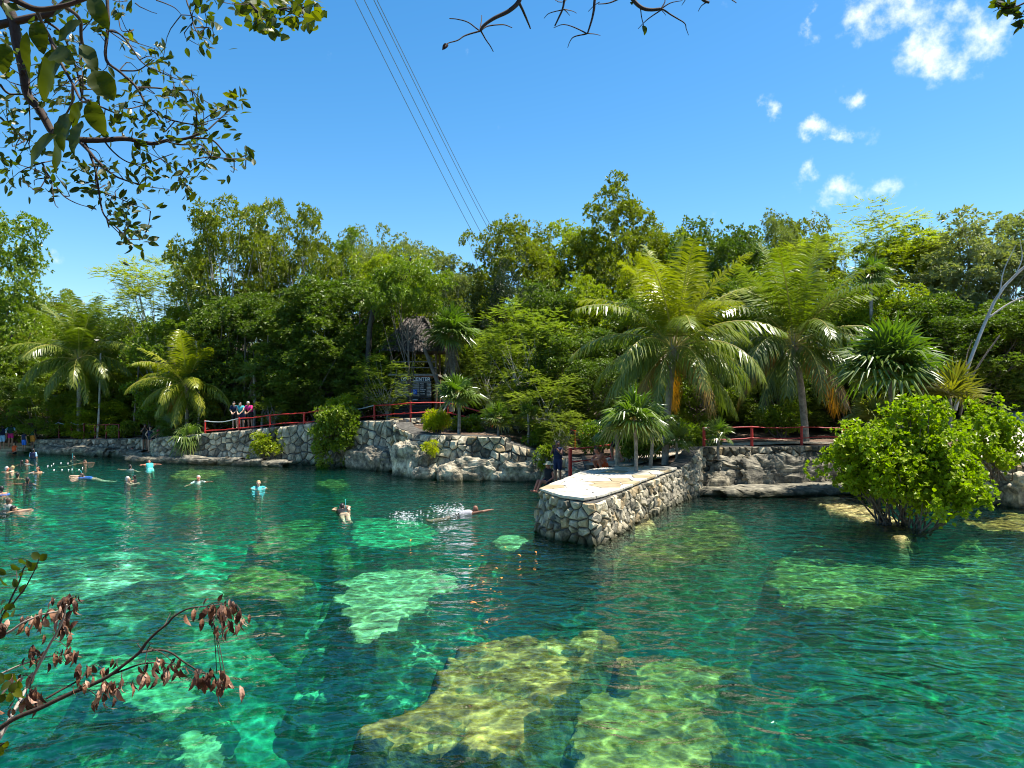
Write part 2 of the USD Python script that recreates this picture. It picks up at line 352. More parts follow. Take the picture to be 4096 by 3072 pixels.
wl = [('g.position', 'm1.vector'), ('m1.vector', 'n1.vector'), ('m1.vector', 'n2.vector'), ('n2.fac', 'h.value1'), ('n1.fac', 'h.value3'), ('h.value', 'hm.value1'), ('g.position', 'n3.vector'), ('n3.fac', 'pm.value'), ('pm.result', 'hm.value2'), ('hm.value', 'b.height'), ('b.normal', 'gl.normal'), ('b.normal', 'f.normal'),
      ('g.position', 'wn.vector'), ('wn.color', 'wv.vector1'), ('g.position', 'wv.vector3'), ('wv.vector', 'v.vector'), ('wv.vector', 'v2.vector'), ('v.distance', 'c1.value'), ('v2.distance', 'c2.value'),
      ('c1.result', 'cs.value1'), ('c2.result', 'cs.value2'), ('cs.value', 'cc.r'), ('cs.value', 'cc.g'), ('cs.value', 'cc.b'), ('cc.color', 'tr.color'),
      ('f.fac', 'mx.fac'), ('tr.BSDF', 'mx.closure1'), ('gl.BSDF', 'mx.closure2')]
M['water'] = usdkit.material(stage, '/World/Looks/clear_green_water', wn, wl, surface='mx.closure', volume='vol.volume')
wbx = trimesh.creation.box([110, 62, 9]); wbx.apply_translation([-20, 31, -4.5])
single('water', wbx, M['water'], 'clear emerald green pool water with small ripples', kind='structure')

# ------------------------------------------------------------------ submerged rocks


def sunken(name, stops, scale, distort):
    """Rock with its mottled colour on flat tops and one dark tone on steep sides."""
    nodes = {'g': ('geometry', {}), 'n': ('noise_texture', dict(scale=scale, detail=9.0, roughness=.65, distortion=distort)), 'r': ('rgb_ramp', dict(ramp=stops)), 'z': ('separate_xyz', {}),
             'mr': ('map_range', dict(range_type='smoothstep', from_min=.55, from_max=.93, to_min=0, to_max=1, clamp=True)), 'mx': ('mix', dict(mix_type='mix', color1=(.035, .045, .014))),
             'p': ('principled_bsdf', dict(roughness=.95, specular_ior_level=.05)), 'bn': ('noise_texture', dict(scale=7.0, detail=6.0)), 'b': ('bump', dict(strength=1.0, distance=.06))}
    return mat(name, nodes, [('g.position', 'n.vector'), ('n.fac', 'r.fac'), ('g.true_normal', 'z.vector'), ('z.z', 'mr.value'), ('mr.result', 'mx.fac'), ('r.color', 'mx.color2'), ('mx.color', 'p.base_color'),
                             ('g.position', 'bn.vector'), ('bn.fac', 'b.height'), ('b.normal', 'p.normal')])


M['algae'] = sunken('algae_rock', [(.3, (.03, .02, .005)), (.46, (.1, .068, .014)), (.58, (.19, .138, .03)), (.75, (.32, .255, .08))], 2.4, .8)
M['palerock'] = sunken('pale_slab_rock', [(.3, (.1, .095, .045)), (.5, (.24, .22, .1)), (.75, (.4, .37, .2))], 1.8, .6)
M['darkalgae'] = sunken('dark_weed_rock', [(.3, (.015, .012, .004)), (.5, (.05, .036, .008)), (.62, (.15, .105, .018)), (.78, (.28, .21, .05))], 3.0, .8)


def rock_from(px, ztop, depth, mat_, label, name='submerged_rock', rough=.18, seed=1, cat='rock', edge=None, tilt=None):
    """A rock whose top outline is given in picture points laid on the plane z = ztop."""
    pts = np.array([onz(a, b, ztop)[:2] for a, b in px])
    c = pts.mean(0)
    poly = Polygon(smooth_path(np.vstack([pts, pts[:1]]), len(pts) * 6)).buffer(0)
    if poly.geom_type != 'Polygon': poly = max(poly.geoms, key=lambda g: g.area)
    ring = np.array(poly.exterior.coords)
    x0, y0, x1, y1 = poly.bounds
    st = max(.05, math.sqrt((x1 - x0) * (y1 - y0)) / 80)
    gx, gy = np.meshgrid(np.arange(x0 - 3, x1 + 3, st), np.arange(y0 - 3, y1 + 3, st))
    q = np.stack([gx, gy, gx * 0 + seed * 3.7], -1)
    size = min(x1 - x0, y1 - y0)
    ledge = edge is not None
    edge = edge or min(2.9, 1.5 + .3 * size)
    sd = signed(gx, gy, ring) + ((.34 if not ledge else .1) * min(1.7, size)) * (fbm(q * 1.5, 6, seed) - .5) * 2 + (0 if ledge else .12) * (ridged(q * 3.3, 3, seed + 8) - .6)
    w0 = .16
    if not ledge: sd = np.where(sd > 0, sd * (1 + 1.5 * (fbm(q * .9 + 7, 4, seed + 11) - .5)) + .0, sd)
    up = np.where(sd < -w0, 1.0, np.where(sd < 0, 1 - .14 * (sd + w0) / w0, (.86 if not ledge else .72) * np.clip(1 - sd / edge, 0, 1) ** 1.25))
    if ledge: up = np.clip((edge * .45 - sd) / edge, 0, 1); up = 1 - (1 - up) ** 2
    depth = depth if ledge else 3.2
    z = (ztop - depth) + depth * up + rough * np.sqrt(up) * ((ridged(q * 1.1, 5, seed + 2) - .72) * 2.4 + (fbm(q * 3.1, 4, seed + 4) - .5) * 1.4)
    if not ledge: z = z + .9 * up * (1 - up) * 4 * (fbm(q * 1.4 + 3, 4, seed + 13) - .5)
    z = np.minimum(z, ztop + .02) if ztop < -.1 else z
    i = np.arange(gx.size).reshape(gx.shape)
    qd = np.stack([i[:-1, :-1], i[:-1, 1:], i[1:, 1:], i[1:, :-1]], -1).reshape(-1, 4)
    qd = qd[(up.ravel()[qd] > 0.001).any(1)]
    return single(name, sub(np.stack([gx, gy, z], -1).reshape(-1, 3), qd), mat_, label, cat, smooth=50)


rock_from([(320, 600), (345, 580), (380, 569), (430, 567), (455, 580), (450, 592), (425, 612), (405, 630), (378, 644), (350, 632), (338, 618)], -.75, 1.6, M['palerock'], 'large pale flat underwater slab crossed by bright light lines, in the pool centre', seed=2, rough=.12)
rock_from([(240, 553), (262, 530), (295, 519), (328, 522), (322, 536), (296, 551), (262, 556)], -.9, 1.6, M['algae'], 'green algae covered underwater rock behind and left of the large pale slab', seed=3)
rock_from([(204, 596), (214, 580), (250, 566), (292, 572), (322, 578), (310, 592), (285, 606), (252, 600)], -.8, 1.6, M['algae'], 'yellow green underwater rock just left of the large pale slab', seed=4)
rock_from([(345, 540), (352, 522), (392, 518), (430, 526), (436, 542), (400, 549), (366, 549)], -1.2, 1.6, M['palerock'], 'pale green underwater rock in front of the swimmer by the jetty', seed=5)
rock_from([(484, 546), (492, 536), (520, 534), (534, 541), (532, 551), (508, 552)], -.6, 1.5, M['palerock'], 'small bright turquoise underwater rock close to the jetty tip', seed=6)
rock_from([(330, 738), (345, 722), (392, 716), (430, 705), (437, 668), (462, 648), (500, 636), (552, 634), (604, 632), (610, 645), (585, 662), (566, 690), (552, 722), (520, 752), (470, 764), (420, 758), (372, 750)], -.42, 1.8, M['algae'], 'big yellow brown underwater boulder nearest the camera at bottom centre', seed=7, rough=.26)
rock_from([(560, 735), (572, 700), (600, 668), (640, 655), (700, 656), (748, 664), (752, 676), (722, 700), (735, 735), (740, 775), (700, 800), (600, 800), (562, 770)], -.8, 1.7, M['algae'], 'broad olive underwater rock right of the bottom centre boulder', seed=8, rough=.22)
rock_from([(600, 660), (612, 651), (640, 652), (642, 664), (618, 670)], -.35, 1.4, M['algae'], 'small yellow underwater rock between the two near boulders', seed=21)
rock_from([(763, 580), (778, 556), (810, 545), (850, 548), (900, 555), (950, 556), (1005, 552), (1012, 560), (985, 576), (940, 584), (905, 590), (880, 604), (840, 612), (800, 606), (770, 598)], -.75, 1.6, M['algae'], 'wide yellow green underwater reef on the right below the mangrove bush', seed=9, rough=.3)
rock_from([(570, 545), (600, 536), (650, 524), (690, 512), (722, 510), (746, 526), (738, 543), (700, 560), (650, 568), (610, 566)], -.4, 1.4, M['darkalgae'], 'brown algae covered underwater rock foot along the right side of the jetty', seed=10, rough=.3)
rock_from([(120, 598), (128, 560), (160, 550), (192, 552), (190, 570), (175, 582), (150, 586)], -1.1, 1.5, M['palerock'], 'turquoise underwater rock on the left beside the yellow green one', seed=11)
rock_from([(165, 512), (180, 500), (215, 498), (224, 508), (200, 517)], -.8, 1.5, M['algae'], 'green underwater rock in front of the swimmers, left of centre', seed=12)
rock_from([(168, 476), (180, 470), (205, 467), (226, 468), (222, 475), (198, 480), (180, 480)], -.25, 1.5, M['algae'], 'yellow underwater rock near the wall behind the swimmers', seed=13)
rock_from([(80, 690), (95, 650), (120, 632), (170, 640), (200, 655), (205, 690), (175, 715), (120, 710)], -1.5, 1.4, M['palerock'], 'dim grey green underwater rock under the dry brown branch', seed=14)
rock_from([(150, 760), (165, 735), (200, 722), (230, 735), (228, 770), (190, 785)], -1.4, 1.3, M['palerock'], 'dim green underwater rock at the bottom left of centre', seed=15)
rock_from([(322, 560), (330, 548), (352, 546), (358, 562), (340, 570)], -1.0, 1.4, M['algae'], 'small olive underwater rock just behind the large pale slab', seed=16)
rock_from([(310, 484), (322, 480), (345, 480), (350, 486), (330, 490)], -.45, 1.4, M['algae'], 'small yellow underwater rock in the dark water near the cliff', seed=17)
# rock at and above the water line
M['wetrock'] = ramp_mat('wet_mossy_limestone', [(.3, (.03, .024, .006)), (.45, (.12, .095, .02)), (.58, (.27, .22, .07)), (.75, (.4, .36, .22))], 3.0, 9, .7, bump=.05, bscale=9, spec=.4)
rock_from([(806, 497), (830, 496), (858, 502), (885, 513), (914, 527), (908, 539), (885, 536), (862, 522), (830, 510)], -.02, .9, M['wetrock'], 'pale low rock ledge breaking the water beside the mangrove bush', name='rock_ledge', seed=19, rough=.05, edge=.25)
rock_from([(560, 541), (575, 545), (592, 546), (606, 540), (622, 531), (640, 527), (655, 524), (650, 518), (610, 520), (575, 530)], -.05, .8, M['wetrock'], 'yellow algae stained rock foot at the front corner of the jetty', name='rock_ledge', seed=20, rough=.06, edge=.25)
rock_from([(950, 520), (985, 515), (1024, 512), (1080, 514), (1060, 534), (1010, 532), (970, 528)], -.12, .8, M['algae'], 'greenish shallow rock shelf at the far right bank', name='rock_ledge', seed=22, rough=.15)

# ------------------------------------------------------------------ masonry walls
def stone_wall(name, label, line, ztop, zbot, cell, cap=.5, seed=1, stones=300, bulge=.15, weights=(3, 3, 2, 1), cat='wall', batter=.12, mort='mortar'):
    """Wall along a plan line (its face looks to the right of the line's direction); ztop per point. Core, cap and every stone of its face."""
    rng = np.random.default_rng(seed)
    L0 = np.array(line, float); seg = np.hypot(*np.diff(L0, axis=0).T); cum = np.concatenate([[0], np.cumsum(seg)]); Lt = cum[-1]
    th = thing(name, label, cat, (L0[0, 0], L0[0, 1], zbot))
    org = np.array([L0[0, 0], L0[0, 1], zbot])

    def base(s):
        s = np.asarray(s, float)
        return np.stack([np.interp(s, cum, L0[:, 0]), np.interp(s, cum, L0[:, 1])], -1)

    def normal(s):
        d = base(np.minimum(s + .3, Lt)) - base(np.maximum(s - .3, 0)); d /= np.linalg.norm(d, axis=-1, keepdims=True)
        return np.stack([d[..., 1], -d[..., 0]], -1)

    def top(s): return np.interp(s, cum, np.broadcast_to(ztop, (len(L0),)))

    def pos(s, v, out):
        s, v = np.broadcast_arrays(np.asarray(s, float), np.asarray(v, float))
        b, n = base(s), normal(s); zt = top(s); z = zbot + (zt - zbot) * v
        q = np.stack([b[..., 0], b[..., 1], z], -1)
        o = out + bulge * 2 * (fbm(q * .9, 3, seed + 7) - .5) + batter * (1 - v)
        return np.concatenate([b + n * o[..., None], z[..., None]], -1) - org
    ns, nv = max(8, int(Lt / .25)), 9
    S, W = np.meshgrid(np.linspace(0, Lt, ns), np.linspace(0, 1, nv), indexing='ij')
    face = pos(S, W, 0 * S)
    mb = MB(); i = np.arange(ns * nv).reshape(ns, nv)
    q = np.stack([i[:-1, :-1], i[1:, :-1], i[1:, 1:], i[:-1, 1:]], -1).reshape(-1, 4)
    mb.add(face.reshape(-1, 3), q)
    s1 = np.linspace(0, Lt, ns)
    f_top = face[:, -1]; n1 = normal(s1)
    back = f_top.copy(); back[:, :2] -= n1 * cap
    low = back.copy(); low[:, 2] = 0
    for a, b in ((f_top, back), (back, low)):
        vv = np.vstack([a, b]); k = np.arange(ns - 1)
        mb.add(vv, np.stack([k, k + 1, k + 1 + ns, k + ns], 1))
    for e in (0, -1):
        vv = np.vstack([face[e], back[e:][:1] if e else back[:1], low[e:][:1] if e else low[:1]])
        k = np.arange(len(vv) - 2) + 1
        mb.add(vv, np.stack([np.zeros_like(k), k, k + 1], 1) if e else np.stack([np.zeros_like(k), k + 1, k], 1))
    part(th, 'mortar_core', mb.get(), M[mort], 40)
    hm = float(np.mean(np.broadcast_to(ztop, (len(L0),)))) - zbot
    nx, nz = max(2, int(Lt / cell)), max(2, int(round(hm / (cell * .85))))
    gx_, gz_ = np.meshgrid((np.arange(nx) + .5) * Lt / nx, (np.arange(nz) + .5) * hm / nz, indexing='ij')
    pts = np.stack([gx_, gz_], -1).reshape(-1, 2) + rng.uniform(-.42, .42, (nx * nz, 2)) * [Lt / nx, hm / nz]
    pts = pts[rng.random(len(pts)) > .12]
    al = np.vstack([pts, pts * [-1, 1], [2 * Lt, 0] + pts * [-1, 1], pts * [1, -1], [0, 2 * hm] + pts * [1, -1]])
    vor = Voronoi(al)
    bb = base(np.clip(pts[:, 0], 0, Lt)); order = np.argsort(np.hypot(bb[:, 0], bb[:, 1]))
    extra = MB()
    for n_, k in enumerate(order):
        reg = vor.regions[vor.point_region[k]]
        if -1 in reg or len(reg) < 3: continue
        pl = Polygon(vor.vertices[reg]).buffer(-cell * .035)
        if pl.is_empty or pl.geom_type != 'Polygon' or pl.area < .15 * cell * cell * .2: continue
        c = np.array(pl.exterior.coords)[:-1]
        if len(c) < 3: continue
        dense = []
        for a, b in zip(c, np.roll(c, -1, 0)):
            m = max(1, int(np.hypot(*(b - a)) / (cell * .55)))
            dense += [a + (b - a) * t for t in np.arange(m) / m]
        c = np.array(dense); m = len(c); cen = c.mean(0)
        c = cen + (c - cen) * rng.uniform(.93, 1.02, (m, 1))
        p0 = rng.uniform(.015, .07) * min(1, cell / .3)
        rings = []
        for sc, o in ((1.0, -.05), (.97, p0 * .7), (.72, p0 + .05 * min(1, cell / .3))):
            r = cen + (c - cen) * sc
            rings.append(pos(np.clip(r[:, 0], 0, Lt), np.clip(r[:, 1] / hm, 0, 1), o + rng.uniform(-.05, .05, m) * min(1, cell / .35) * (sc < .9) + np.zeros(m)))
        ctr = pos(np.clip(cen[:1], 0, Lt), np.clip(cen[1:2] / hm, 0, 1), np.array([p0 + .06 * min(1, cell / .3)]))
        vv = np.vstack(rings + [ctr]); j = np.arange(m); jn = (j + 1) % m
        ff = np.vstack([np.stack([r * m + j, r * m + jn, (r + 1) * m + jn], 1) for r in (0, 1)] + [np.stack([r * m + j, (r + 1) * m + jn, (r + 1) * m + j], 1) for r in (0, 1)] + [np.stack([2 * m + j, 2 * m + jn, np.full(m, 3 * m)], 1)])
        d = np.cross(vv[ff[-1, 1]] - vv[ff[-1, 0]], vv[ff[-1, 2]] - vv[ff[-1, 0]])
        if (d[:2] @ normal(np.array([np.clip(cen[0], 0, Lt)]))[0]) < 0: ff = ff[:, ::-1]
        if n_ < stones: part(th, 'stone', (vv, ff), M['stone'][rng.choice(4, p=np.array(weights) / sum(weights))])
        else: extra.add(vv, ff)
    if extra.n: part(th, 'small_stones', extra.get(), M['stone'][0], kind='stuff')
    return th


# lines run so that the face (right side of the direction) looks at the pool: from right to left seen from the pool... direction chosen per wall
stone_wall('retaining_wall', 'low rough stone wall below the far left palm beside the steps', [(-34.3, 55.0), (-28.8, 52.8), (-23.4, 50.3)], [.95, 1.05, 1.25], -.6, .42, seed=31, cap=.6, stones=180, weights=(3, 1, 3, 0))
stone_wall('retaining_wall', 'long grey stone retaining wall under the red fence left of the cliff', [(-23.2, 49.6), (-21.4, 46.7), (-15.6, 44.5), (-10.5, 43.4), (-8.6, 41.9), (-5.9, 40.4)], [1.05, 1.45, 1.95, 2.45, 2.55, 2.62], -.5, .4, seed=32, cap=.6, stones=300, weights=(3, 4, 1, 0))
stone_wall('retaining_wall', 'upper stone wall under the red fence behind the small planter palm', [(-6.6, 41.5), (-3.6, 42.6), (-.6, 42.0), (2.4, 40.2), (5.0, 37.2)], [2.68, 2.7, 2.6, 2.25, 1.75], .6, .36, seed=33, cap=.5, stones=200, weights=(2, 2, 1, 2))
stone_wall('retaining_wall', 'stone wall rising from the jetty to the right hand fence', [(6.0, 27.6), (6.7, 28.7), (7.5, 30.6)], [1.17, 1.4, 1.72], -.6, .34, seed=34, cap=.55, stones=150, weights=(3, 2, 2, 1))
stone_wall('retaining_wall', 'mossy dark stone wall under the right hand red fence', [(7.4, 30.8), (8.6, 31.3), (10.3, 31.7), (13.3, 32.6), (15.6, 30.4)], [1.7, 1.7, 1.68, 1.68, 1.62], .7, .32, seed=35, cap=.6, stones=220, weights=(2, 1, 4, 1), bulge=.1)
stone_wall('retaining_wall', 'tan stone bank wall behind the mangrove bush at the right edge', [(15.2, 29.6), (16.4, 27.2), (17.0, 25.7), (20.3, 22.0)], [1.5, 1.48, 1.42, 1.4], -.6, .4, seed=36, cap=.8, stones=180, weights=(1, 3, 0, 4), bulge=.3)


stone_wall('cliff_wall', 'bulging grey white stone cliff wall below the planter palm', [(-6.3, 40.2), (-5.2, 38.6), (-4.4, 37.2), (-3.3, 35.9), (-1.9, 35.2), (-.35, 34.9), (-.2, 36.2)], [2.5, 2.1, 2.0, 2.0, 1.98, 1.95, 1.9], -.6, .38, seed=37, cap=1.0, stones=300, weights=(2, 6, 1, 1), bulge=.55, batter=.35)
stone_wall('cliff_wall', 'lower cracked stone wall sloping down from the planter to the jetty', [(-.3, 34.95), (.5, 34.7), (1.5, 34.4), (2.35, 32.7), (2.7, 30.4), (2.9, 27.6)], [1.75, 1.5, 1.2, 1.15, .8, .55], -.6, .36, seed=38, cap=.8, stones=260, weights=(3, 4, 1, 1), bulge=.4, batter=.2)
# ------------------------------------------------------------------ natural rock masses
def outcrop(name, label, c, r, seed, mat_='rock', amp=.35, sub_=5, rot=0, flat=None, cat='rock'):
    m = trimesh.creation.icosphere(sub_)
    v = np.array(m.vertices); u = v.copy()
    q = u * np.array(r) * 1.1 + seed * 5.1
    disp = 1 + amp * (ridged(q * .8, 5, seed) - .7) * 1.3 + amp * .5 * (fbm(q * 2.4, 4, seed + 3) - .5)
    v = np.sign(u) * np.abs(u) ** .75 * np.array(r) * disp[:, None]
    if flat is not None: v[:, 2] = np.minimum(v[:, 2], flat + .06 * (fbm(q * 1.5, 3, seed + 5) - .5))
    ca, sa = math.cos(rot), math.sin(rot)
    v = v @ np.array([[ca, sa, 0], [-sa, ca, 0], [0, 0, 1]])
    return single(name, (v + np.array(c), m.faces), M[mat_], label, cat)


outcrop('cliff_rock', 'big grey white karst rock bulging from the left of the planter cliff', (-4.5, 37.0, .5), (1.1, .9, 1.35), 1, amp=.75, rot=-.7)
outcrop('cliff_rock', 'pale karst rock in the middle of the planter cliff foot', (-1.7, 35.2, .2), (1.5, .7, .8), 2, amp=.7)
outcrop('cliff_rock', 'low cracked grey rock right of the planter, by the waterline', (.5, 34.8, .1), (1.3, .6, .75), 3, amp=.7)
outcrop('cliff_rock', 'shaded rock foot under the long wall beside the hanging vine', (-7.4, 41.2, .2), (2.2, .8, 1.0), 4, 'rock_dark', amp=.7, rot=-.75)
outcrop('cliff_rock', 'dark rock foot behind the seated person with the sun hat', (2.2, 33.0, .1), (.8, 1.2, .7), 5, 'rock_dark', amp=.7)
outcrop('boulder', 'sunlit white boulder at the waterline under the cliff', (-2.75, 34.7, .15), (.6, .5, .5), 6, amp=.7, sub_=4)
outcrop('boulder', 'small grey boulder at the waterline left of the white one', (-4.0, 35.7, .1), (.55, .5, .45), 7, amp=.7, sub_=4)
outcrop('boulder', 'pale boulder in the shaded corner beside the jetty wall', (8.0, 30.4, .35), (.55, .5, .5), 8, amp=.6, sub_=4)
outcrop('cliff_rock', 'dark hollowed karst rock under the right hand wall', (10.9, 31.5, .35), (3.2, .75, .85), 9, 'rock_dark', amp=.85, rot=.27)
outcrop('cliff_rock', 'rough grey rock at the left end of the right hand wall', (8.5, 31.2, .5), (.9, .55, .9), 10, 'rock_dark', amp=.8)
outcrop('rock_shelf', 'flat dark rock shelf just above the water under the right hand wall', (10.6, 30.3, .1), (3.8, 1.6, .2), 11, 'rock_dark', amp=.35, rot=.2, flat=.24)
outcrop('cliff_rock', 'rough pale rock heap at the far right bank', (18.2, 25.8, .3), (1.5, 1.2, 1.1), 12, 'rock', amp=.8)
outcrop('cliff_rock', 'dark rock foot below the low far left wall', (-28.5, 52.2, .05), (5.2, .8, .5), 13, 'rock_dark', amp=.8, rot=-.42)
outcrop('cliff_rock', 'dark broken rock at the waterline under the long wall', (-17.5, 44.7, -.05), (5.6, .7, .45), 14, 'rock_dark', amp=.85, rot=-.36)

# ------------------------------------------------------------------ jetty
jt = np.array([(.75, 20.9), (1.35, 19.3), (1.95, 18.75), (2.35, 19.4), (3.6, 22.4), (5.1, 25.6), (6.15, 27.8), (3.1, 27.4), (1.45, 23.0)])
jz = np.array([1.15, 1.08, 1.06, 1.08, 1.12, 1.15, 1.18, 1.18, 1.15])
stone_wall('jetty', 'stone jetty with a pale flagged top reaching into the pool', [jt[8], jt[0], jt[1], jt[2], jt[3], jt[4], jt[5], jt[6]], [1.13, 1.1, 1.03, 1.01, 1.03, 1.07, 1.1, 1.13], -.7, .27, seed=41, cap=.3, stones=300, bulge=.16, weights=(3, 4, 2, 2), cat='jetty')
jroot = stage.GetPrimAtPath('/World/jetty')
jorg = np.array([jt[8][0], jt[8][1], -.7])
# the flagged top: irregular flags clipped to the outline
rng = np.random.default_rng(77)
_jr = smooth_path(np.vstack([jt, jt[:1]]), 90); _jr = _jr * .35 + np.array([np.array(Polygon(jt).exterior.interpolate(u, True).coords[0]) for u in np.linspace(0, 1, 90)]) * .65
jpoly = Polygon(_jr + .11 * (np.stack([fbm(np.c_[_jr * 2.2, _jr[:, :1] * 0], 3, 4), fbm(np.c_[_jr * 2.2, _jr[:, :1] * 0], 3, 8)], 1) - .5)).buffer(.045)
seeds = np.array([(x + rng.uniform(-.3, .3), y + rng.uniform(-.3, .3)) for x in np.arange(0, 7.5, .85) for y in np.arange(18, 29, .85)])
vor = Voronoi(np.vstack([seeds, [(-60, 20), (60, 20), (0, -60), (0, 90)]]))
core = np.array(jpoly.buffer(-.05).exterior.coords)[:-1]


def slab_mesh(poly, z0, zf, th=.06, rim=.02):
    from shapely import constrained_delaunay_triangles
    mm = trimesh.creation.extrude_polygon(poly, th, engine='earcut')
    v = np.array(mm.vertices); v[:, 2] += zf(v[:, 0], v[:, 1]) + z0
    return v, mm.faces


def jtop(x, y): return 1.04 + .0 * x + np.clip((y - 18.7) / 9, 0, 1) * .11


v, f = slab_mesh(jpoly.buffer(-.06), 0, jtop, .05)
part(jroot, 'mortar_top', (v - jorg, f), M['path'])
for k in range(len(seeds)):
    reg = vor.regions[vor.point_region[k]]
    if -1 in reg or not reg: continue
    pl = Polygon(vor.vertices[reg]).intersection(jpoly).buffer(-.025)
    for g in getattr(pl, 'geoms', [pl]):
        if g.is_empty or g.area < .05: continue
        v, f = slab_mesh(g, .03, jtop, .045)
        part(jroot, 'flagstone', (v - jorg, f), M['slab'][0 if rng.random() < .72 else 1])

M['dirt'] = ramp_mat('dry_dirt_path', [(.3, (.14, .10, .07)), (.5, (.34, .28, .2)), (.7, (.52, .46, .36))], 3.0, 9, bump=.02, bscale=20)
# ------------------------------------------------------------------ paths
def ribbon(name, label, line, widths, up=.03, n=60, m=7, material='path'):
    c = smooth_path(np.array([(a, b, 0) for a, b in line]), n)[:, :2]
    d = np.gradient(c, axis=0); d /= np.linalg.norm(d, axis=1, keepdims=True); nn = np.stack([-d[:, 1], d[:, 0]], 1)
    w = np.interp(np.linspace(0, 1, n), np.linspace(0, 1, len(widths)), widths)
    u = np.linspace(-.5, .5, m)
    P = c[:, None] + nn[:, None] * (w[:, None] * u)[..., None]
    z = land(P[..., 0], P[..., 1]) + up + .06
    v = np.concatenate([P, z[..., None]], -1).reshape(-1, 3)
    i = np.arange(n * m).reshape(n, m)
    q = np.stack([i[:-1, :-1], i[:-1, 1:], i[1:, 1:], i[1:, :-1]], -1).reshape(-1, 4)[:, ::-1]
    return single(name, (v, q), M[material], label, smooth=True, kind='structure')


ribbon('path', 'pale sandy path behind the far left wall and along the fence', [(-70, 62), (-45, 59.2), (-35, 57.6), (-28, 55.6), (-21, 51.5), (-15.5, 47.3), (-10.5, 46), (-5, 45), (-1.5, 44.2), (2.5, 42.2), (6, 39), (8.5, 36)], [5, 4, 3.5, 3, 2.6, 2.2, 2.2, 2.2, 2.0, 2.0, 2])
ribbon('path', 'pale path coming down past the trees at the far right bank', [(17.6, 26.2), (19.5, 29.5), (23, 35), (27, 41), (32, 49), (38, 60)], [3, 4, 4, 3.6, 3.5, 3.5])
ribbon('path', 'leaf strewn path behind the right hand fence', [(3.4, 29), (5, 31.5), (8.5, 33.2), (13, 34.2), (17, 31)], [1.6, 2.2, 1.7, 1.7, 2.4], material='dirt')

# ------------------------------------------------------------------ foliage builders
def unit(v): return v / (np.linalg.norm(v, axis=-1, keepdims=True) + 1e-12)


def leaves(c, d, n, L, W, fold=.12):
    """Pointed leaves: base c, axis d, normal n, length L, width W (arrays)."""
    s = unit(np.cross(d, n)); n = unit(np.cross(s, d))
    L, W = np.broadcast_to(L, (len(c),))[:, None], np.broadcast_to(W, (len(c),))[:, None]
    m = c + d * L * .48 - n * L * .0
    v = np.stack([c, m + s * W * .5 + n * L * fold, c + d * L - n * L * fold * .6, m - s * W * .5 + n * L * fold], 1)
    k = np.arange(len(c))[:, None] * 4
    return v.reshape(-1, 3), np.vstack([k + [0, 1, 2], k + [0, 2, 3]])


def round_leaf(L, W, wavy=0.0, n=5, rng=None, curl=.12):
    """One leaf as a grid of 2 x n quads along +x, normal +z, wavy edge."""
    t = np.linspace(0, 1, n + 1)
    w = W * .5 * np.sin(np.pi * np.clip(t, .0, 1) ** .8) ** .7
    w[0] = w[-1] = W * .015
    e = (rng.uniform(-1, 1, (2, n + 1)) if rng is not None else np.zeros((2, n + 1))) * wavy * W
    x = t * L; z0 = -curl * L * (t - .4) ** 2 * 1.6
    mid = np.stack([x, 0 * x, z0], 1)
    lf = np.stack([x, w + e[0] * .4, z0 + w * .25 + e[0]], 1); rt = np.stack([x, -w + e[1] * .4, z0 + w * .25 + e[1]], 1)
    v = np.vstack([lf, mid, rt]); k = np.arange(n); a = n + 1
    q = np.vstack([np.stack([k + a, k + a + 1, k + 1, k], 1), np.stack([k + 2 * a, k + 2 * a + 1, k + a + 1, k + a], 1)])
    return v, np.vstack([q[:, [0, 1, 2]], q[:, [0, 2, 3]]])


def place(v, o, d, n):
    """Local (x along d, z along n) to world."""
    d = unit(np.asarray(d, float)); n = np.asarray(n, float); s = unit(np.cross(n, d)); n = np.cross(d, s)
    return np.asarray(o) + v @ np.stack([d, s, n])


def rosettes(P, N, rng, per=6, L=.16, W=.07, spread=.75, droop=.15):
    """Tufts of leaves around points P with outward directions N."""
    n = len(P)
    C = np.repeat(P, per, 0); A = np.repeat(N, per, 0)
    r = unit(rng.normal(size=(n * per, 3)))
    side = unit(r - (r * A).sum(1, keepdims=True) * A)
    sp = rng.uniform(.35, 1.0, (n * per, 1)) * spread * 1.4
    d = unit(A * (1 - sp * .6) + side * sp + np.array([0, 0, -droop]))
    nn = unit(A + .25 * np.array([0, 0, 1.0]) + .6 * rng.normal(size=C.shape))
    ll = L * rng.uniform(.7, 1.25, n * per)
    return leaves(C + d * L * .15, d, nn, ll, W / L * ll)


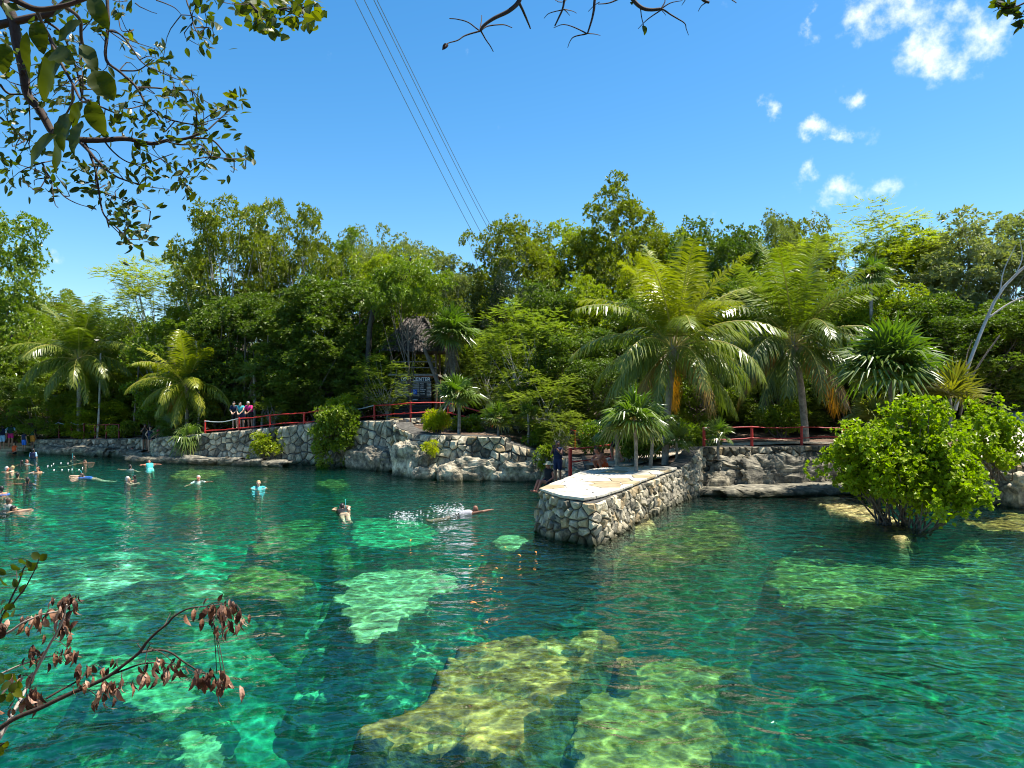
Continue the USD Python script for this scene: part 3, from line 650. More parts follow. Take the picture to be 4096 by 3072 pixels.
def sprays(P, N, rng, L=.55, pairs=9, lw=.035, ll=.1, droop=.8):
    """Feathery compound leaves: leaflets in pairs along drooping stalks."""
    n = len(P); t = np.linspace(.12, 1, pairs)
    az = unit(N * [1, 1, .35] + .5 * rng.normal(size=(n, 3)) * [1, 1, .4])
    l = L * rng.uniform(.7, 1.2, n)
    pos = P[:, None] + az[:, None] * (l[:, None] * t)[..., None] + np.array([0, 0, -1.0]) * (droop * l[:, None] * t ** 2)[..., None] * .6
    tan = unit(az[:, None] + np.array([0, 0, -1.0]) * (droop * 1.2 * t)[None, :, None])
    up = np.array([0, 0, 1.0])
    s = unit(np.cross(tan, up))
    out = []
    for sg in (-1, 1):
        d = unit(s * sg + tan * .35 + np.array([0, 0, -.35]))
        out.append((pos.reshape(-1, 3), d.reshape(-1, 3)))
    C = np.vstack([o[0] for o in out]); D = np.vstack([o[1] for o in out])
    prof = np.tile(np.tile(np.sin(np.pi * (.15 + .8 * t)) ** .6, n), 2) * ll
    return leaves(C, D, np.tile(up, (len(C), 1)) + .25 * rng.normal(size=C.shape), prof, lw * np.ones(len(C)), .03)


def crown(seed, c, r, nclump, per_clump, kind='tuft', clump=(.9, .55), L=.16, W=.07, per=6, low=-.35, inner=.45, jag=.3, droop=.15, spread=.75, lims=None):
    """Crown of leaf clumps around a lumpy ellipsoid; returns leaf mesh and clump centres."""
    rng = np.random.default_rng(seed)
    c, r = np.array(c, float), np.array(r, float)
    u = unit(rng.normal(size=(nclump * 4, 3))); u = u[u[:, 2] > low][:nclump]
    rad = rng.uniform(inner ** 2, 1, len(u)) ** .5 * (1 + jag * 2 * (fbm(u * 1.7 + seed, 3, seed) - .5))
    cc = c + np.sign(u) * np.abs(u) ** .8 * r * rad[:, None]
    k = len(cc)
    v = unit(rng.normal(size=(k, per_clump, 3))); v[..., 2] = np.abs(v[..., 2]) * np.where(rng.random((k, per_clump)) < .75, 1, -.5)
    size = rng.uniform(.65, 1.3, (k, 1, 1)) * np.array([clump[0], clump[0], clump[1]])
    P = (cc[:, None] + v * size * rng.uniform(.55, 1.0, (k, per_clump, 1))).reshape(-1, 3)
    N = unit(v * [1, 1, .9] + .45 * u[:, None] + .35 * rng.normal(size=v.shape) + np.array([0, 0, .2])).reshape(-1, 3)
    if kind == 'tuft': m = rosettes(P, N, rng, per, L, W, spread, droop)
    else: m = sprays(P, N, rng, L, per, W, L * .2, droop)
    return m, cc, rng


def limbs(base, fork, cc, rng, r0, trunks=1, frac=.5, wob=.25):
    """Trunk(s) from the base to a fork and boughs to the clumps."""
    mb = MB()
    for t in range(trunks):
        b = np.array(base, float) + (rng.normal(size=3) * [.35, .35, 0] if trunks > 1 else 0)
        f = np.array(fork, float) + (rng.normal(size=3) * [.8, .8, .4] if trunks > 1 else 0)
        mid = (b + f) / 2 + rng.normal(size=3) * [wob, wob, .1]
        p = smooth_path([b - [0, 0, .3], b + [0, 0, .05], mid, f], 9)
        mb.tube(p, np.linspace(r0 * 1.2, r0 * .6, 9) * (1 if trunks == 1 else .7), 7)
        mine = cc[t::trunks]
        for c in mine[rng.random(len(mine)) < frac]:
            k = rng.uniform(.45, 1.0); st = p[int(k * 8)]
            m = st * .45 + c * .55 + rng.normal(size=3) * .25 - [0, 0, .3]
            q = smooth_path([st, m, c], 6)
            mb.tube(q, np.linspace(r0 * .42, r0 * .08, 6), 5)
    return mb.get()


GREEN = {
    'glossy': leaf_mat('glossy_dark_green_leaf', (0.077, 0.117, 0.013), (0.213, 0.258, 0.026), .34, .42, .4, big=.5),
    'mid': leaf_mat('mid_green_leaf', (0.127, 0.183, 0.011), (0.296, 0.340, 0.025), .4, .36, .5, big=.5),
    'olive': leaf_mat('olive_green_leaf', (0.140, 0.167, 0.012), (0.297, 0.314, 0.027), .4, .4, .45, big=.4),
    'yellow': leaf_mat('yellow_green_leaf', (0.214, 0.258, 0.009), (0.412, 0.441, 0.020), .45, .4, .45, big=.5),
    'bright': leaf_mat('bright_lime_leaf', (0.331, 0.364, 0.009), (0.543, 0.533, 0.023), .5, .4, .45, big=.7),
    'grey': leaf_mat('grey_green_leaf', (0.176, 0.204, 0.070), (0.337, 0.363, 0.138), .34, .5, .35, big=.4),
    'silver': leaf_mat('silver_grey_leaf', (0.212, 0.237, 0.099), (0.446, 0.463, 0.228), .28, .5, .35, big=.4),
    'blue': leaf_mat('dark_blue_green_leaf', (0.027, 0.044, 0.015), (0.081, 0.105, 0.035), .22, .4, .45, big=.6),
    'soft': leaf_mat('soft_light_green_leaf', (0.182, 0.235, 0.020), (0.363, 0.401, 0.045), .44, .45, .4, big=.6),
    'feather': leaf_mat('feathery_yellow_leaf', (0.238, 0.270, 0.015), (0.405, 0.439, 0.031), .45, .5, .35, big=.4),
}
for k in ('palm_green', 'palm_yellow', 'palm_old', 'palm_dark', 'fan_green', 'fan_yellow'):
    a, b = {'palm_green': ((.13, .165, .016), (.25, .28, .04)), 'palm_yellow': ((.2, .225, .012), (.34, .34, .03)), 'palm_old': ((.24, .16, .02), (.38, .24, .05)), 'palm_dark': ((.09, .125, .018), (.18, .21, .04)),
            'fan_green': ((.1, .15, .02), (.21, .27, .06)), 'fan_yellow': ((.15, .16, .025), (.3, .28, .06))}[k]
    M[k] = leaf_mat(k + '_frond', a, b, .34, .3, .6, big=1.2)
M['drypalm'] = plain('dry_palm_thatch', (.24, .19, .13), .85, .45, 10, .2)
M['midrib'] = plain('yellow_leaf_midrib', (.34, .28, .05), .5, .2, 6)
M['palmtrunk'] = ramp_mat('ringed_palm_trunk', [(.3, (.1, .085, .065)), (.55, (.26, .225, .18)), (.75, (.4, .36, .3))], 6, bump=.02, bscale=20)

# name, nclump, per, kind, clump size, leaf L, W, per, crown centre z, radii, low, inner, jag, mat, bark, trunk r, trunks, frac
H0 = 12.0
PROTO = {
    'broad': (150, 44, 'tuft', (.85, .85), .22, .11, 6, 6.3, (3.7, 3.7, 5.6), -1, .62, .35, 'glossy', 'bark', .16, 2, .12),
    'mid': (150, 40, 'tuft', (.8, .8), .2, .1, 6, 6.3, (3.6, 3.6, 5.6), -1, .6, .4, 'mid', 'bark', .15, 2, .12),
    'olive': (170, 40, 'tuft', (.75, .75), .22, .095, 6, 6.8, (3.5, 3.5, 5.1), -.95, .5, .5, 'olive', 'palebark', .14, 2, .2),
    'light': (170, 40, 'tuft', (.75, .75), .22, .1, 6, 6.8, (3.6, 3.6, 5.1), -.95, .5, .45, 'yellow', 'palebark', .13, 2, .2),
    'open': (95, 36, 'tuft', (.85, .6), .24, .09, 6, 8.2, (3.8, 3.8, 3.9), -.8, .45, .5, 'olive', 'palebark', .16, 2, .7),
    'grey': (165, 42, 'tuft', (.75, .75), .19, .075, 6, 6.6, (3.7, 3.7, 5.3), -.95, .55, .4, 'grey', 'palebark', .14, 2, .25),
    'flat': (70, 36, 'spray', (1.1, .45), .6, .09, 8, 8.8, (3.8, 3.8, 2.9), -.7, .5, .4, 'feather', 'palebark', .13, 2, .5),
    'silver': (130, 40, 'tuft', (.75, .75), .26, .1, 6, 6.5, (3.6, 3.6, 5.4), -.95, .5, .45, 'silver', 'palebark', .14, 2, .35),
    'blue': (90, 50, 'tuft', (.8, .8), .17, .08, 6, 6.3, (3.6, 3.6, 5.6), -1, .65, .2, 'blue', 'darkbark', .14, 1, .2),
    'column': (80, 44, 'tuft', (.8, .7), .22, .09, 6, 6.6, (2.6, 2.6, 5.3), -1, .5, .3, 'bright', 'bark', .1, 1, .2),
    'canopy': (90, 44, 'tuft', (.8, .75), .22, .1, 6, 10.2, (3.9, 3.9, 1.9), -1, .4, .35, 'mid', 'bark', .11, 1, .12),
    'pinnate': (110, 20, 'spray', (.85, .7), .7, .1, 9, 6.6, (3.6, 3.6, 5.1), -.95, .6, .4, 'soft', 'palebark', .1, 2, .3),
}
TREES = [  # kind, px, top py, Y, R, label, name
    ('flat', 160, 250, 58, 4.4, 'feathery flat topped light green tree left of the two tall open trees', 'tree'),
    ('open', 228, 199, 55, 4.2, 'tall open tree with bare pale limbs, left one of the tall pair', 'tree'),
    ('open', 290, 197, 56, 3.6, 'tall open tree with small leaf clouds, right one of the tall pair', 'tree'),
    ('mid', 336, 228, 58, 3.2, 'narrow leafy tree top just right of the tall open pair', 'tree'),
    ('grey', 366, 219, 62, 3.8, 'grey green tree behind the dark limbed broad tree', 'tree'),
    ('grey', 405, 233, 57, 4.4, 'dusty grey green rounded tree above the dark leaning limb', 'tree'),
    ('grey', 445, 250, 56, 3.6, 'dusty olive tree sloping down towards the gap under the cables', 'tree'),
    ('mid', 478, 262, 60, 2.6, 'small dark tree in the skyline gap where the cables end', 'tree'),
    ('olive', 522, 219, 56, 4.2, 'airy yellow green tree at the right end of the cables', 'tree'),
    ('light', 566, 221, 58, 4.0, 'yellow green tree left of the tallest one', 'tree'),
    ('olive', 620, 197, 55, 4.4, 'tallest olive green tree of the middle skyline', 'tree'),
    ('light', 664, 226, 57, 3.6, 'pale green tree to the right of the tallest one', 'tree'),
    ('broad', 713, 214, 50, 3.8, 'tree with large glossy leaves above the gap between the two right palms', 'tree'),
    ('grey', 754, 216, 53, 3.0, 'thin greyish tree behind the right coconut palm', 'tree'),
    ('olive', 800, 213, 54, 3.4, 'bushy olive tree behind the tip of the right coconut palm', 'tree'),
    ('flat', 852, 209, 50, 4.6, 'feathery yellow green tree high over the tall fan palm at right', 'tree'),
    ('broad', 906, 222, 51, 3.4, 'dark leafy tree between the feathery and the silver trees', 'tree'),
    ('mid', 938, 256, 49, 2.6, 'lower green tree beside the dip left of the silver tree', 'tree'),
    ('silver', 985, 206, 45, 4.6, 'big silver grey leaved tree at the right edge', 'tree'),
    ('grey', 1046, 212, 44, 4.2, 'twiggy grey tree cut by the right edge of the picture', 'tree'),
    ('mid', -22, 190, 60, 5.2, 'tall dark tree at the left edge under the overhanging branch', 'tree'),
    ('mid', 20, 306, 72, 5.0, 'rounded distant tree at the left edge behind the bathers', 'tree'),
    ('olive', 52, 300, 78, 4.6, 'small round topped distant tree left of the first palm', 'tree'),
    ('mid', 92, 310, 74, 5.0, 'distant green tree behind the far left palm', 'tree'),
    ('broad', 124, 306, 66, 4.2, 'dark green tree between the far left palm and the flat topped tree', 'tree'),
    ('light', 136, 342, 60, 3.8, 'lime tinged tree right behind the far left palm', 'tree'),
    ('mid', 188, 296, 53, 3.6, 'leafy tree below the feathery flat topped tree', 'tree'),
    ('broad', 246, 284, 51, 3.8, 'dark tree with shiny leaves below the tall open pair', 'tree'),
    ('broad', 300, 290, 50, 3.8, 'dense dark tree right of the second palm', 'tree'),
    ('broad', 352, 268, 49.5, 4.6, 'big dense dark tree left of the thatched hut', 'tree'),
    ('light', 392, 246, 52, 3.0, 'bright crown beside the bare dark limb', 'tree'),
    ('olive', 438, 292, 53, 3.2, 'olive tree hanging over the thatched hut', 'tree'),
    ('blue', 517, 252, 51, 2.3, 'small rounded blue black tree in the middle', 'tree'),
    ('broad', 556, 276, 49, 3.5, 'glossy tree right of the blue black rounded one', 'tree'),
    ('light', 594, 276, 48, 3.0, 'yellowish tree below the tallest one', 'tree'),
    ('column', 633, 248, 49, 1.6, 'narrow vivid lime tree over the large coconut palm', 'tree'),
    ('broad', 650, 286, 46, 3.2, 'dark tree hidden behind the large coconut palm', 'tree'),
    ('broad', 742, 262, 46, 3.6, 'dark glossy tree between the two big coconut palms', 'tree'),
    ('mid', 788, 282, 44, 3.2, 'green tree behind the middle of the right coconut palm', 'tree'),
    ('mid', 838, 276, 44, 3.4, 'bushy green tree left above the tall fan palm', 'tree'),
    ('light', 884, 284, 43, 3.2, 'yellow green tree behind the tall fan palm', 'tree'),
    ('broad', 928, 286, 42, 3.4, 'dark dense tree right of the tall fan palm', 'tree'),
    ('broad', 980, 300, 39, 3.4, 'dark tree under the silver one by the right hand path', 'tree'),
    ('mid', 1024, 296, 40, 3.2, 'green tree behind the leaning bare trunk at the right edge', 'tree'),
    ('mid', 30, 352, 62, 3.0, 'low leafy tree behind the group of bathers', 'tree'),
    ('mid', 108, 372, 57, 2.4, 'low bush like tree behind the posts at the far left', 'tree'),
    ('broad', 224, 344, 50, 2.8, 'dark low tree behind the second palm', 'tree'),
    ('broad', 318, 336, 47.5, 2.8, 'shiny leaved low tree above the vine on the wall', 'tree'),
    ('broad', 372, 322, 47.5, 2.6, 'low dark tree immediately left of the hut', 'tree'),
    ('canopy', 412, 262, 44.2, 2.6, 'leafy tree whose crown covers the top of the thatched roof', 'tree'),
    ('pinnate', 530, 300, 42, 2.7, 'light green tree with drooping fronds of leaflets right of the hut palm', 'tree'),
    ('pinnate', 496, 322, 46, 2.2, 'soft green tree close behind the hut palm', 'tree'),
    ('broad', 572, 322, 41, 2.6, 'dense dark tree left of the large coconut palm', 'tree'),
    ('broad', 604, 352, 38, 2.0, 'shiny shrubby tree over the jetty rail', 'tree'),
    ('pinnate', 548, 372, 37, 1.8, 'low soft green tree with drooping sprays over the planted slope', 'tree'),
    ('pinnate', 518, 384, 40, 1.6, 'small soft green tree beside the red fence end', 'tree'),
    ('pinnate', 562, 408, 34.6, 1.0, 'sapling with drooping sprays above the person with the camera', 'sapling'),
    ('pinnate', 384, 350, 43.2, 1.7, 'light green sapling with wide sprays in front of the hut', 'sapling'),
    ('pinnate', 272, 394, 45.5, 1.0, 'small bright sapling beside the two people at the red fence', 'sapling'),
    ('mid', 900, 352, 38, 2.2, 'leafy shrub behind the yellow fan palms', 'tree'),
    ('mid', 700, 330, 42, 2.6, 'dark shrubby tree behind the fronds of the large coconut palm', 'tree'),
    ('broad', 770, 356, 41, 2.4, 'dark undergrowth tree behind the right hand fence', 'tree'),
    ('broad', 838, 360, 40, 2.4, 'dark undergrowth tree between the right palm and the tall fan palm', 'tree'),
]
protos = {}
for kind, row in PROTO.items():
    for var in range(2):
        nc, pc, lk, cs, L, W, per, cz, rr, low, inner, jag, gm, bk, tr, tn, fr = row
        sd = 100 + 10 * list(PROTO).index(kind) + var
        mesh, cc, rg = crown(sd, (0, 0, cz), rr, nc, pc, lk, cs, L, W, per, low, inner, jag)
        tm = limbs((0, 0, 0), (rg.normal() * .3, rg.normal() * .3, cz * .75), cc, rg, tr, tn, fr)
        cp = UsdGeom.Scope.Define(stage, '/World/Looks/kinds') if not protos else None
        path = f'/World/Looks/kinds/{kind}_{"ab"[var]}'
        pr = stage.CreateClassPrim(path) if False else stage.OverridePrim(path)
        pr.SetSpecifier(Sdf.SpecifierClass)
        usdkit.mesh(stage, path + '/trunk', tm, M[bk], 40)
        usdkit.mesh(stage, path + '/crown', mesh, GREEN[gm])
        protos[kind, var] = path
TALLIES = {}
rng = np.random.default_rng(5)
for kind, px, py, Yd, R, label, name in TREES:
    p = at(px, py, Yd)
    gz = float(land(p[0], p[1]))
    h = p[2] - gz
    n = TALLIES.get(kind, 0); TALLIES[kind] = n + 1
    t = thing(name, label, 'tree' if name == 'tree' else 'sapling', (p[0], p[1], gz - .1), rng.uniform(0, 360), (R / 3.9, R / 3.9, h / 12.3))
    t.GetReferences().AddInternalReference(protos[kind, n % 2]); t.SetInstanceable(True)

# far woodland behind: one mass, nobody could count it
wood = UsdGeom.PointInstancer.Define(stage, '/World/distant_woodland')
tag(wood.GetPrim(), 'far green woodland closing the view behind the front trees', 'woodland', kind='stuff')
srcs = []
for kk, path in [(k, p) for k, p in protos.items() if k[0] in ('mid', 'broad', 'olive', 'light')]:
    src = UsdGeom.Xform.Define(stage, f'/World/distant_woodland/kind_{kk[0]}_{kk[1]}')
    src.GetPrim().GetReferences().AddInternalReference(path); srcs.append(src.GetPath())
wood.CreatePrototypesRel().SetTargets(srcs)
pos, idx, sc, ori = [], [], [], []
for Yd, hmax, step in ((66, 9.0, 4.0), (74, 10, 4.6), (86, 11, 5.2), (104, 12, 6.5)):
    for x in np.arange(-Yd * .78, Yd * .78, step):
        X_, Y_ = x + rng.uniform(-1.5, 1.5), Yd + rng.uniform(-3, 3)
        if X_ < -20: hm = 8.0 * rng.uniform(.85, 1.1)
        else: hm = hmax * rng.uniform(.8, 1.05)
        pos.append(Gf.Vec3f(X_, Y_, float(land(X_, Y_)) - .2)); idx.append(int(rng.integers(len(srcs)))); s = rng.uniform(.85, 1.15)
        sc.append(Gf.Vec3f(s, s, hm / 12)); a = rng.uniform(0, math.pi)
        ori.append(Gf.Quath(math.cos(a), 0, 0, math.sin(a)))
for x in np.arange(-50, 44, 2.6):      # low undergrowth behind the front rows
    X_, Y_ = x + rng.uniform(-1, 1), (57 if x < -5 else 53 if x < 8 else 47) + rng.uniform(-2.5, 2.5)
    pos.append(Gf.Vec3f(X_, Y_, float(land(X_, Y_)) - .9)); idx.append(int(rng.integers(len(srcs))))
    sc.append(Gf.Vec3f(.6, .6, rng.uniform(.3, .5))); a = rng.uniform(0, math.pi); ori.append(Gf.Quath(math.cos(a), 0, 0, math.sin(a)))
for x in np.arange(-44, 45, 4.2):      # the wood goes on behind the viewer, on the near bank
    for Yd in (-9, -14):
        X_, Y_ = x + rng.uniform(-1, 1), Yd + rng.uniform(-2, 2) + max(0, abs(x) - 20) * .25
        pos.append(Gf.Vec3f(X_, Y_, 1.3)); idx.append(int(rng.integers(len(srcs)))); sc.append(Gf.Vec3f(.9, .9, rng.uniform(.7, .95))); a = rng.uniform(0, math.pi); ori.append(Gf.Quath(math.cos(a), 0, 0, math.sin(a)))
wood.CreatePositionsAttr(pos); wood.CreateProtoIndicesAttr(idx); wood.CreateScalesAttr(sc); wood.CreateOrientationsAttr(ori)

# bare limbs and leaning trunks the photograph shows among the crowns
def limb_thing(name, label, cat, paths, mat_, sides=6):
    p0 = np.array(paths[0][0][0])
    t = thing(name, label, cat, p0)
    for i, (pts, r0, r1) in enumerate(paths):
        q = smooth_path(pts, 12) - p0
        part(t, 'trunk' if i == 0 else 'limb', tube(q, np.linspace(r0, r1, 12), sides), mat_, True)
    return t


def P(px, py, Y): return at(px, py, Y)


limb_thing('bare_tree', 'dark twisted leaning limb rising through the crowns left of the hut', 'tree', [
    ([P(366, 408, 46), P(368, 360, 45.5), P(372, 312, 45), P(384, 302, 44.6), P(397, 292, 44.5), P(403, 276, 44.5), P(411, 258, 44.5)], .2, .07),
    ([P(384, 302, 44.6), P(376, 285, 45), P(374, 270, 45)], .08, .03), ([P(397, 292, 44.5), P(405, 280, 44), P(414, 262, 44)], .06, .02)], M['darkbark'])
limb_thing('bare_tree', 'pale slanting bare trunk at the right edge leaning out to the right', 'tree', [
    ([P(955, 410, 30), P(966, 372, 30), P(982, 330, 30), P(1000, 292, 30), P(1030, 262, 29.5), P(1060, 240, 29)], .075, .04),
    ([P(988, 318, 30), P(1010, 303, 30), P(1040, 290, 30)], .04, .02), ([P(1000, 292, 30), P(1004, 270, 30), P(1016, 245, 30)], .03, .012), ([P(1016, 274, 29.7), P(1022, 258, 29.7), P(1020, 240, 29.7)], .025, .01)], M['palebark'])
limb_thing('bare_tree', 'reddish slender bare trunk slanting beside the right hand path', 'tree', [
    ([P(960, 415, 29), P(968, 385, 29), P(982, 360, 29), P(1000, 335, 29)], .05, .025), ([P(968, 385, 29), P(966, 360, 29.3), P(972, 340, 29.5)], .03, .012)], M['bark'])
limb_thing('bare_tree', 'leaning trunk in front of the right side of the hut', 'tree', [
    ([P(447, 408, 44), P(436, 378, 44.3), P(424, 348, 44.6)], .16, .11)], M['bark'])
for i, (px, t_, lab) in enumerate([(98, 'first', 'slim pale trunk under the left fronds of the far left palm'), (134, 'a', 'slim pale trunk under the right fronds of the far left palm'), (198, 'b', 'slim brown trunk left of the second palm stem'), (243, 'c', 'slim brown trunk right of the second palm'),
                                   (262, 'd', 'slim dark trunk behind the people at the red fence'), (308, 'e', 'thin straight trunk behind the fence above the vine'), (344, 'f', 'thin dark trunk beside the vine top'), (366, 'g', 'slender leaning trunk left of the hut sign')]):
    Yd = 54 if px < 150 else 48.5
    b = onz(px, 384, 3); x = at(px, 384, Yd)[0]; gz = float(land(x, Yd))
    limb_thing('slender_trunk', lab, 'tree trunk', [([(x, Yd, gz - .2), (x + .1, Yd, gz + 2), (x + .05 + .3 * math.sin(i * 2.1), Yd + .2, gz + 6)], .09, .05)], M['palebark' if i % 2 == 0 else 'bark'])

# ------------------------------------------------------------------ palms
def frond(o, az, el, L, rng, droop=1.5, n=58, lmax=.62, w=.05, hang=.55, twist=0.0):
    """One feather frond: arched stalk and two rows of leaflets."""
    t = np.linspace(0, 1, 13)
    e = el - droop * t ** 1.25
    h = np.stack([math.cos(az) * np.cos(e), math.sin(az) * np.cos(e), np.sin(e)], 1)
    p = np.concatenate([[np.zeros(3)], np.cumsum((h[1:] + h[:-1]) / 2 * L / 12, 0)]) + o
    rach = tube(p, np.linspace(.035, .006, 13) * L / 4, 5)
    u = np.linspace(.14, 1, n)
    P_ = np.stack([np.interp(u, t, p[:, k]) for k in range(3)], 1); T = unit(np.stack([np.interp(u, t, h[:, k]) for k in range(3)], 1))
    s = unit(np.cross(T, [0, 0, 1.0]) + 1e-6); up = unit(np.cross(s, T))
    ln = lmax * np.sin(np.pi * (.2 + .74 * u)) ** .7
    mb = MB(); G = np.array([0, 0, -1.0])
    for sg in (-1, 1):
        ll = (ln * rng.uniform(.88, 1.08, n))[:, None]
        d = unit(s * sg * (1 - .55 * hang) + T * .5 + up * (.3 * (1 - hang)) + G * hang * .75 + .09 * rng.normal(size=(n, 3)))
        d2 = unit(d + G * (.25 + .8 * hang))
        m = P_ + d * ll * .45
        tip = m + d2 * ll * .55
        wv = T * w
        v = np.stack([P_ - wv * .35, P_ + wv * .35, m - wv * .5 + up * .008, m + wv * .5, tip], 1).reshape(-1, 3)
        k = np.arange(n)[:, None] * 5
        mb.add(v, np.vstack([k + [0, 1, 3], k + [0, 3, 2], k + [2, 3, 4]]))
    return rach, mb.get()


def coconut(label, px, py_crown, py_base, Y, L, n, seed, mats, lean=(0, 0), base_px=None, droop=(1.2, 2.2), hang=.55):
    rng = np.random.default_rng(seed)
    top = at(px, py_crown, Y)
    b = at(base_px or px, py_base, Y); b[2] = min(b[2], float(land(b[0], b[1])) + .05)
    t = thing('coconut_palm', label, 'palm', b)
    c = top - b
    p = smooth_path([(0, 0, -.3), (0, 0, 0), c * [.35, .35, .5] + [lean[0], lean[1], 0], c], 16)
    part(t, 'trunk', tube(p, np.concatenate([[.24, .22, .17], np.full(12, .12), [.09]]) * L / 3.7, 9), M['palmtrunk'], True)
    part(t, 'heart', tube([c - [0, 0, .35], c + [0, 0, .1], c + [0, 0, .6]], np.array([.17, .17, .05]) * L / 3.7, 8), M['drypalm'], True)
    for k in range(n):
        u = (k + .5) / n
        az = k * 2.39996 + rng.uniform(-.2, .2)
        el = math.radians(86 - 116 * u + rng.uniform(-7, 7))
        dr = np.interp(u, [0, .1, .3, .5, .7, .9, 1], [.25, .55, 1.2, 1.5, 1.45, 1.05, .8]) * droop[0] / 1.2 + rng.uniform(-.15, .15)
        l = L * (.82 + .22 * math.sin(math.pi * min(1, u + .2))) * rng.uniform(.92, 1.08)
        o = c + np.array([math.cos(az), math.sin(az), 0]) * .1 + [0, 0, .15 * (1 - u)]
        ra, lf = frond(o, az, el, l, rng, dr, lmax=.29 * L * rng.uniform(.9, 1.1), w=.06 * L / 4, hang=min(.85, .12 + .95 * u))
        m = mats[0] if u < .3 else (mats[1] if u < .86 or rng.random() < .4 else mats[2])
        f = part(t, 'frond', lf, M[m])
        part(f, 'midrib', ra, M['midrib'], True)
    return t


coconut('large coconut palm with yellow green fronds beside the jetty', 674, 350, 463, 29.5, 4.1, 36, 1, ('palm_yellow', 'palm_green', 'palm_old'), base_px=665)
coconut('dark green coconut palm behind the right hand fence, glossy hanging fronds', 794, 346, 436, 35, 4.9, 34, 2, ('palm_green', 'palm_dark', 'palm_old'), base_px=806)
coconut('far left coconut palm with a tall spiky top beside the bathers', 79, 360, 430, 55, 4.7, 34, 3, ('palm_green', 'palm_green', 'palm_yellow'))
coconut('smaller yellow green coconut palm, second from the left over the long wall', 187, 387, 428, 48.5, 3.7, 24, 4, ('palm_yellow', 'palm_yellow', 'palm_old'))


def fan_leaf(o, d, n, R, rng, seg=24, arc=2.35, petiole=.5, droop=.25):
    d = unit(np.asarray(d, float)); s = unit(np.cross(n, d)); n = np.cross(d, s)
    hub = o + d * petiole * R + np.array([0, 0, -.08 * R])
    pet = tube(np.stack([o, o + d * petiole * R * .5 + n * .02, hub]), [.022 * R / .8, .016 * R / .8, .012 * R / .8], 4)
    a = np.linspace(-arc, arc, seg)
    l = R * (.72 + .28 * np.cos(a * .5)) * rng.uniform(.92, 1.05, seg)
    D = np.cos(a)[:, None] * d + np.sin(a)[:, None] * s + n * (.18 + .06 * rng.normal(size=seg))[:, None]
    D = unit(D); S = unit(np.cross(n, D))
    w = (R * .085)
    m = hub + D * (l * .55)[:, None]; tip = hub + D * (l * .97)[:, None] + np.array([0, 0, -1.0]) * (droop * l * rng.uniform(.5, 1.3, seg))[:, None]
    v = np.stack([np.tile(hub, (seg, 1)) - S * w * .12, np.tile(hub, (seg, 1)) + S * w * .12, m - S * w * .5 - n * .012, m + S * w * .5 - n * .012, m + n * .02 * R, tip], 1).reshape(-1, 3)
    k = np.arange(seg)[:, None] * 6
    return pet, (v, np.vstack([k + [0, 1, 4], k + [0, 4, 2], k + [1, 3, 4], k + [2, 4, 5], k + [4, 3, 5]]))


def fan_palm(label, px, py_c, py_b, Y, R, n, seed, mat_='fan_green', skirt=0, base_px=None, ell=(85, -35), tr=.07, droop=.25, name='fan_palm', z_base=None):
    rng = np.random.default_rng(seed)
    c = at(px, py_c, Y); b = at(base_px or px, py_b, Y)
    if z_base is not None: b[2] = z_base
    t = thing(name, label, 'palm', b); c = c - b
    part(t, 'trunk', tube(smooth_path([(0, 0, -.4), (0, 0, 0), c * .5 + [.04, .03, 0], c], 8), np.linspace(tr * 1.3, tr, 8), 8), M['palmtrunk'], True)
    for k in range(n):
        u = (k + .5) / n; az = k * 2.39996 + rng.uniform(-.25, .25)
        el = math.radians(ell[0] + (ell[1] - ell[0]) * u ** .9 + rng.uniform(-8, 8))
        d = np.array([math.cos(az) * math.cos(el), math.sin(az) * math.cos(el), math.sin(el)])
        nn = unit(np.array([-math.cos(az) * math.sin(el), -math.sin(az) * math.sin(el), math.cos(el)]) + .25 * rng.normal(size=3))
        pt, lf = fan_leaf(c, d, nn, R * rng.uniform(.85, 1.12), rng, droop=droop * (.6 + u))
        mm = mat_ if not (u > .8 and mat_ == 'fan_green' and rng.random() < .25) else 'fan_yellow'
        f = part(t, 'leaf', lf, M[mm]); part(f, 'stalk', pt, M['midrib'])
    if skirt:
        mb = MB()
        for k in range(skirt):
            az = rng.uniform(0, 6.283); z = -rng.uniform(.0, 1.1) * R
            for q in range(9):
                a2 = az + rng.uniform(-.35, .35); l = R * rng.uniform(.6, 1.2)
                o = c + [0, 0, z]; tip = o + np.array([math.cos(a2) * l * .38, math.sin(a2) * l * .38, -l])
                w = np.array([-math.sin(a2), math.cos(a2), 0]) * .03
                mb.add([o, (o + tip) / 2 + w + [0, 0, .1], tip, (o + tip) / 2 - w + [0, 0, .1]], [[0, 1, 2], [0, 2, 3]])
        part(t, 'dead_leaf_skirt', mb.get(), M['drypalm'])
    return t


fan_palm('tall fan palm with a brown skirt of dead leaves beside the hut', 452, 332, 405, 44.5, 1.35, 30, 11, skirt=26, tr=.13)
fan_palm('small dark fan palm growing in the cliff planter', 458, 394, 433, 37.2, .95, 18, 12, base_px=459)
fan_palm('short fan palm with light leaves on the jetty, middle stem', 634, 418, 471, 25.6, .9, 20, 13, base_px=636, tr=.055, droop=.35, z_base=1.1)
fan_palm('fan palm on the jetty whose stem stands right behind the middle one', 652, 424, 466, 26.8, .72, 12, 14, base_px=650, tr=.055, droop=.35, z_base=1.1)
fan_palm('fan palm on the jetty with a pale green stem, left of the middle one', 616, 428, 458, 27.6, .7, 10, 15, base_px=617, tr=.07, droop=.35, z_base=1.05)
fan_palm('tall fan palm with bright fresh leaves left of the mangrove bush', 889, 366, 446, 28.5, 1.55, 30, 16, tr=.07, droop=.28, ell=(85, -25), base_px=891)
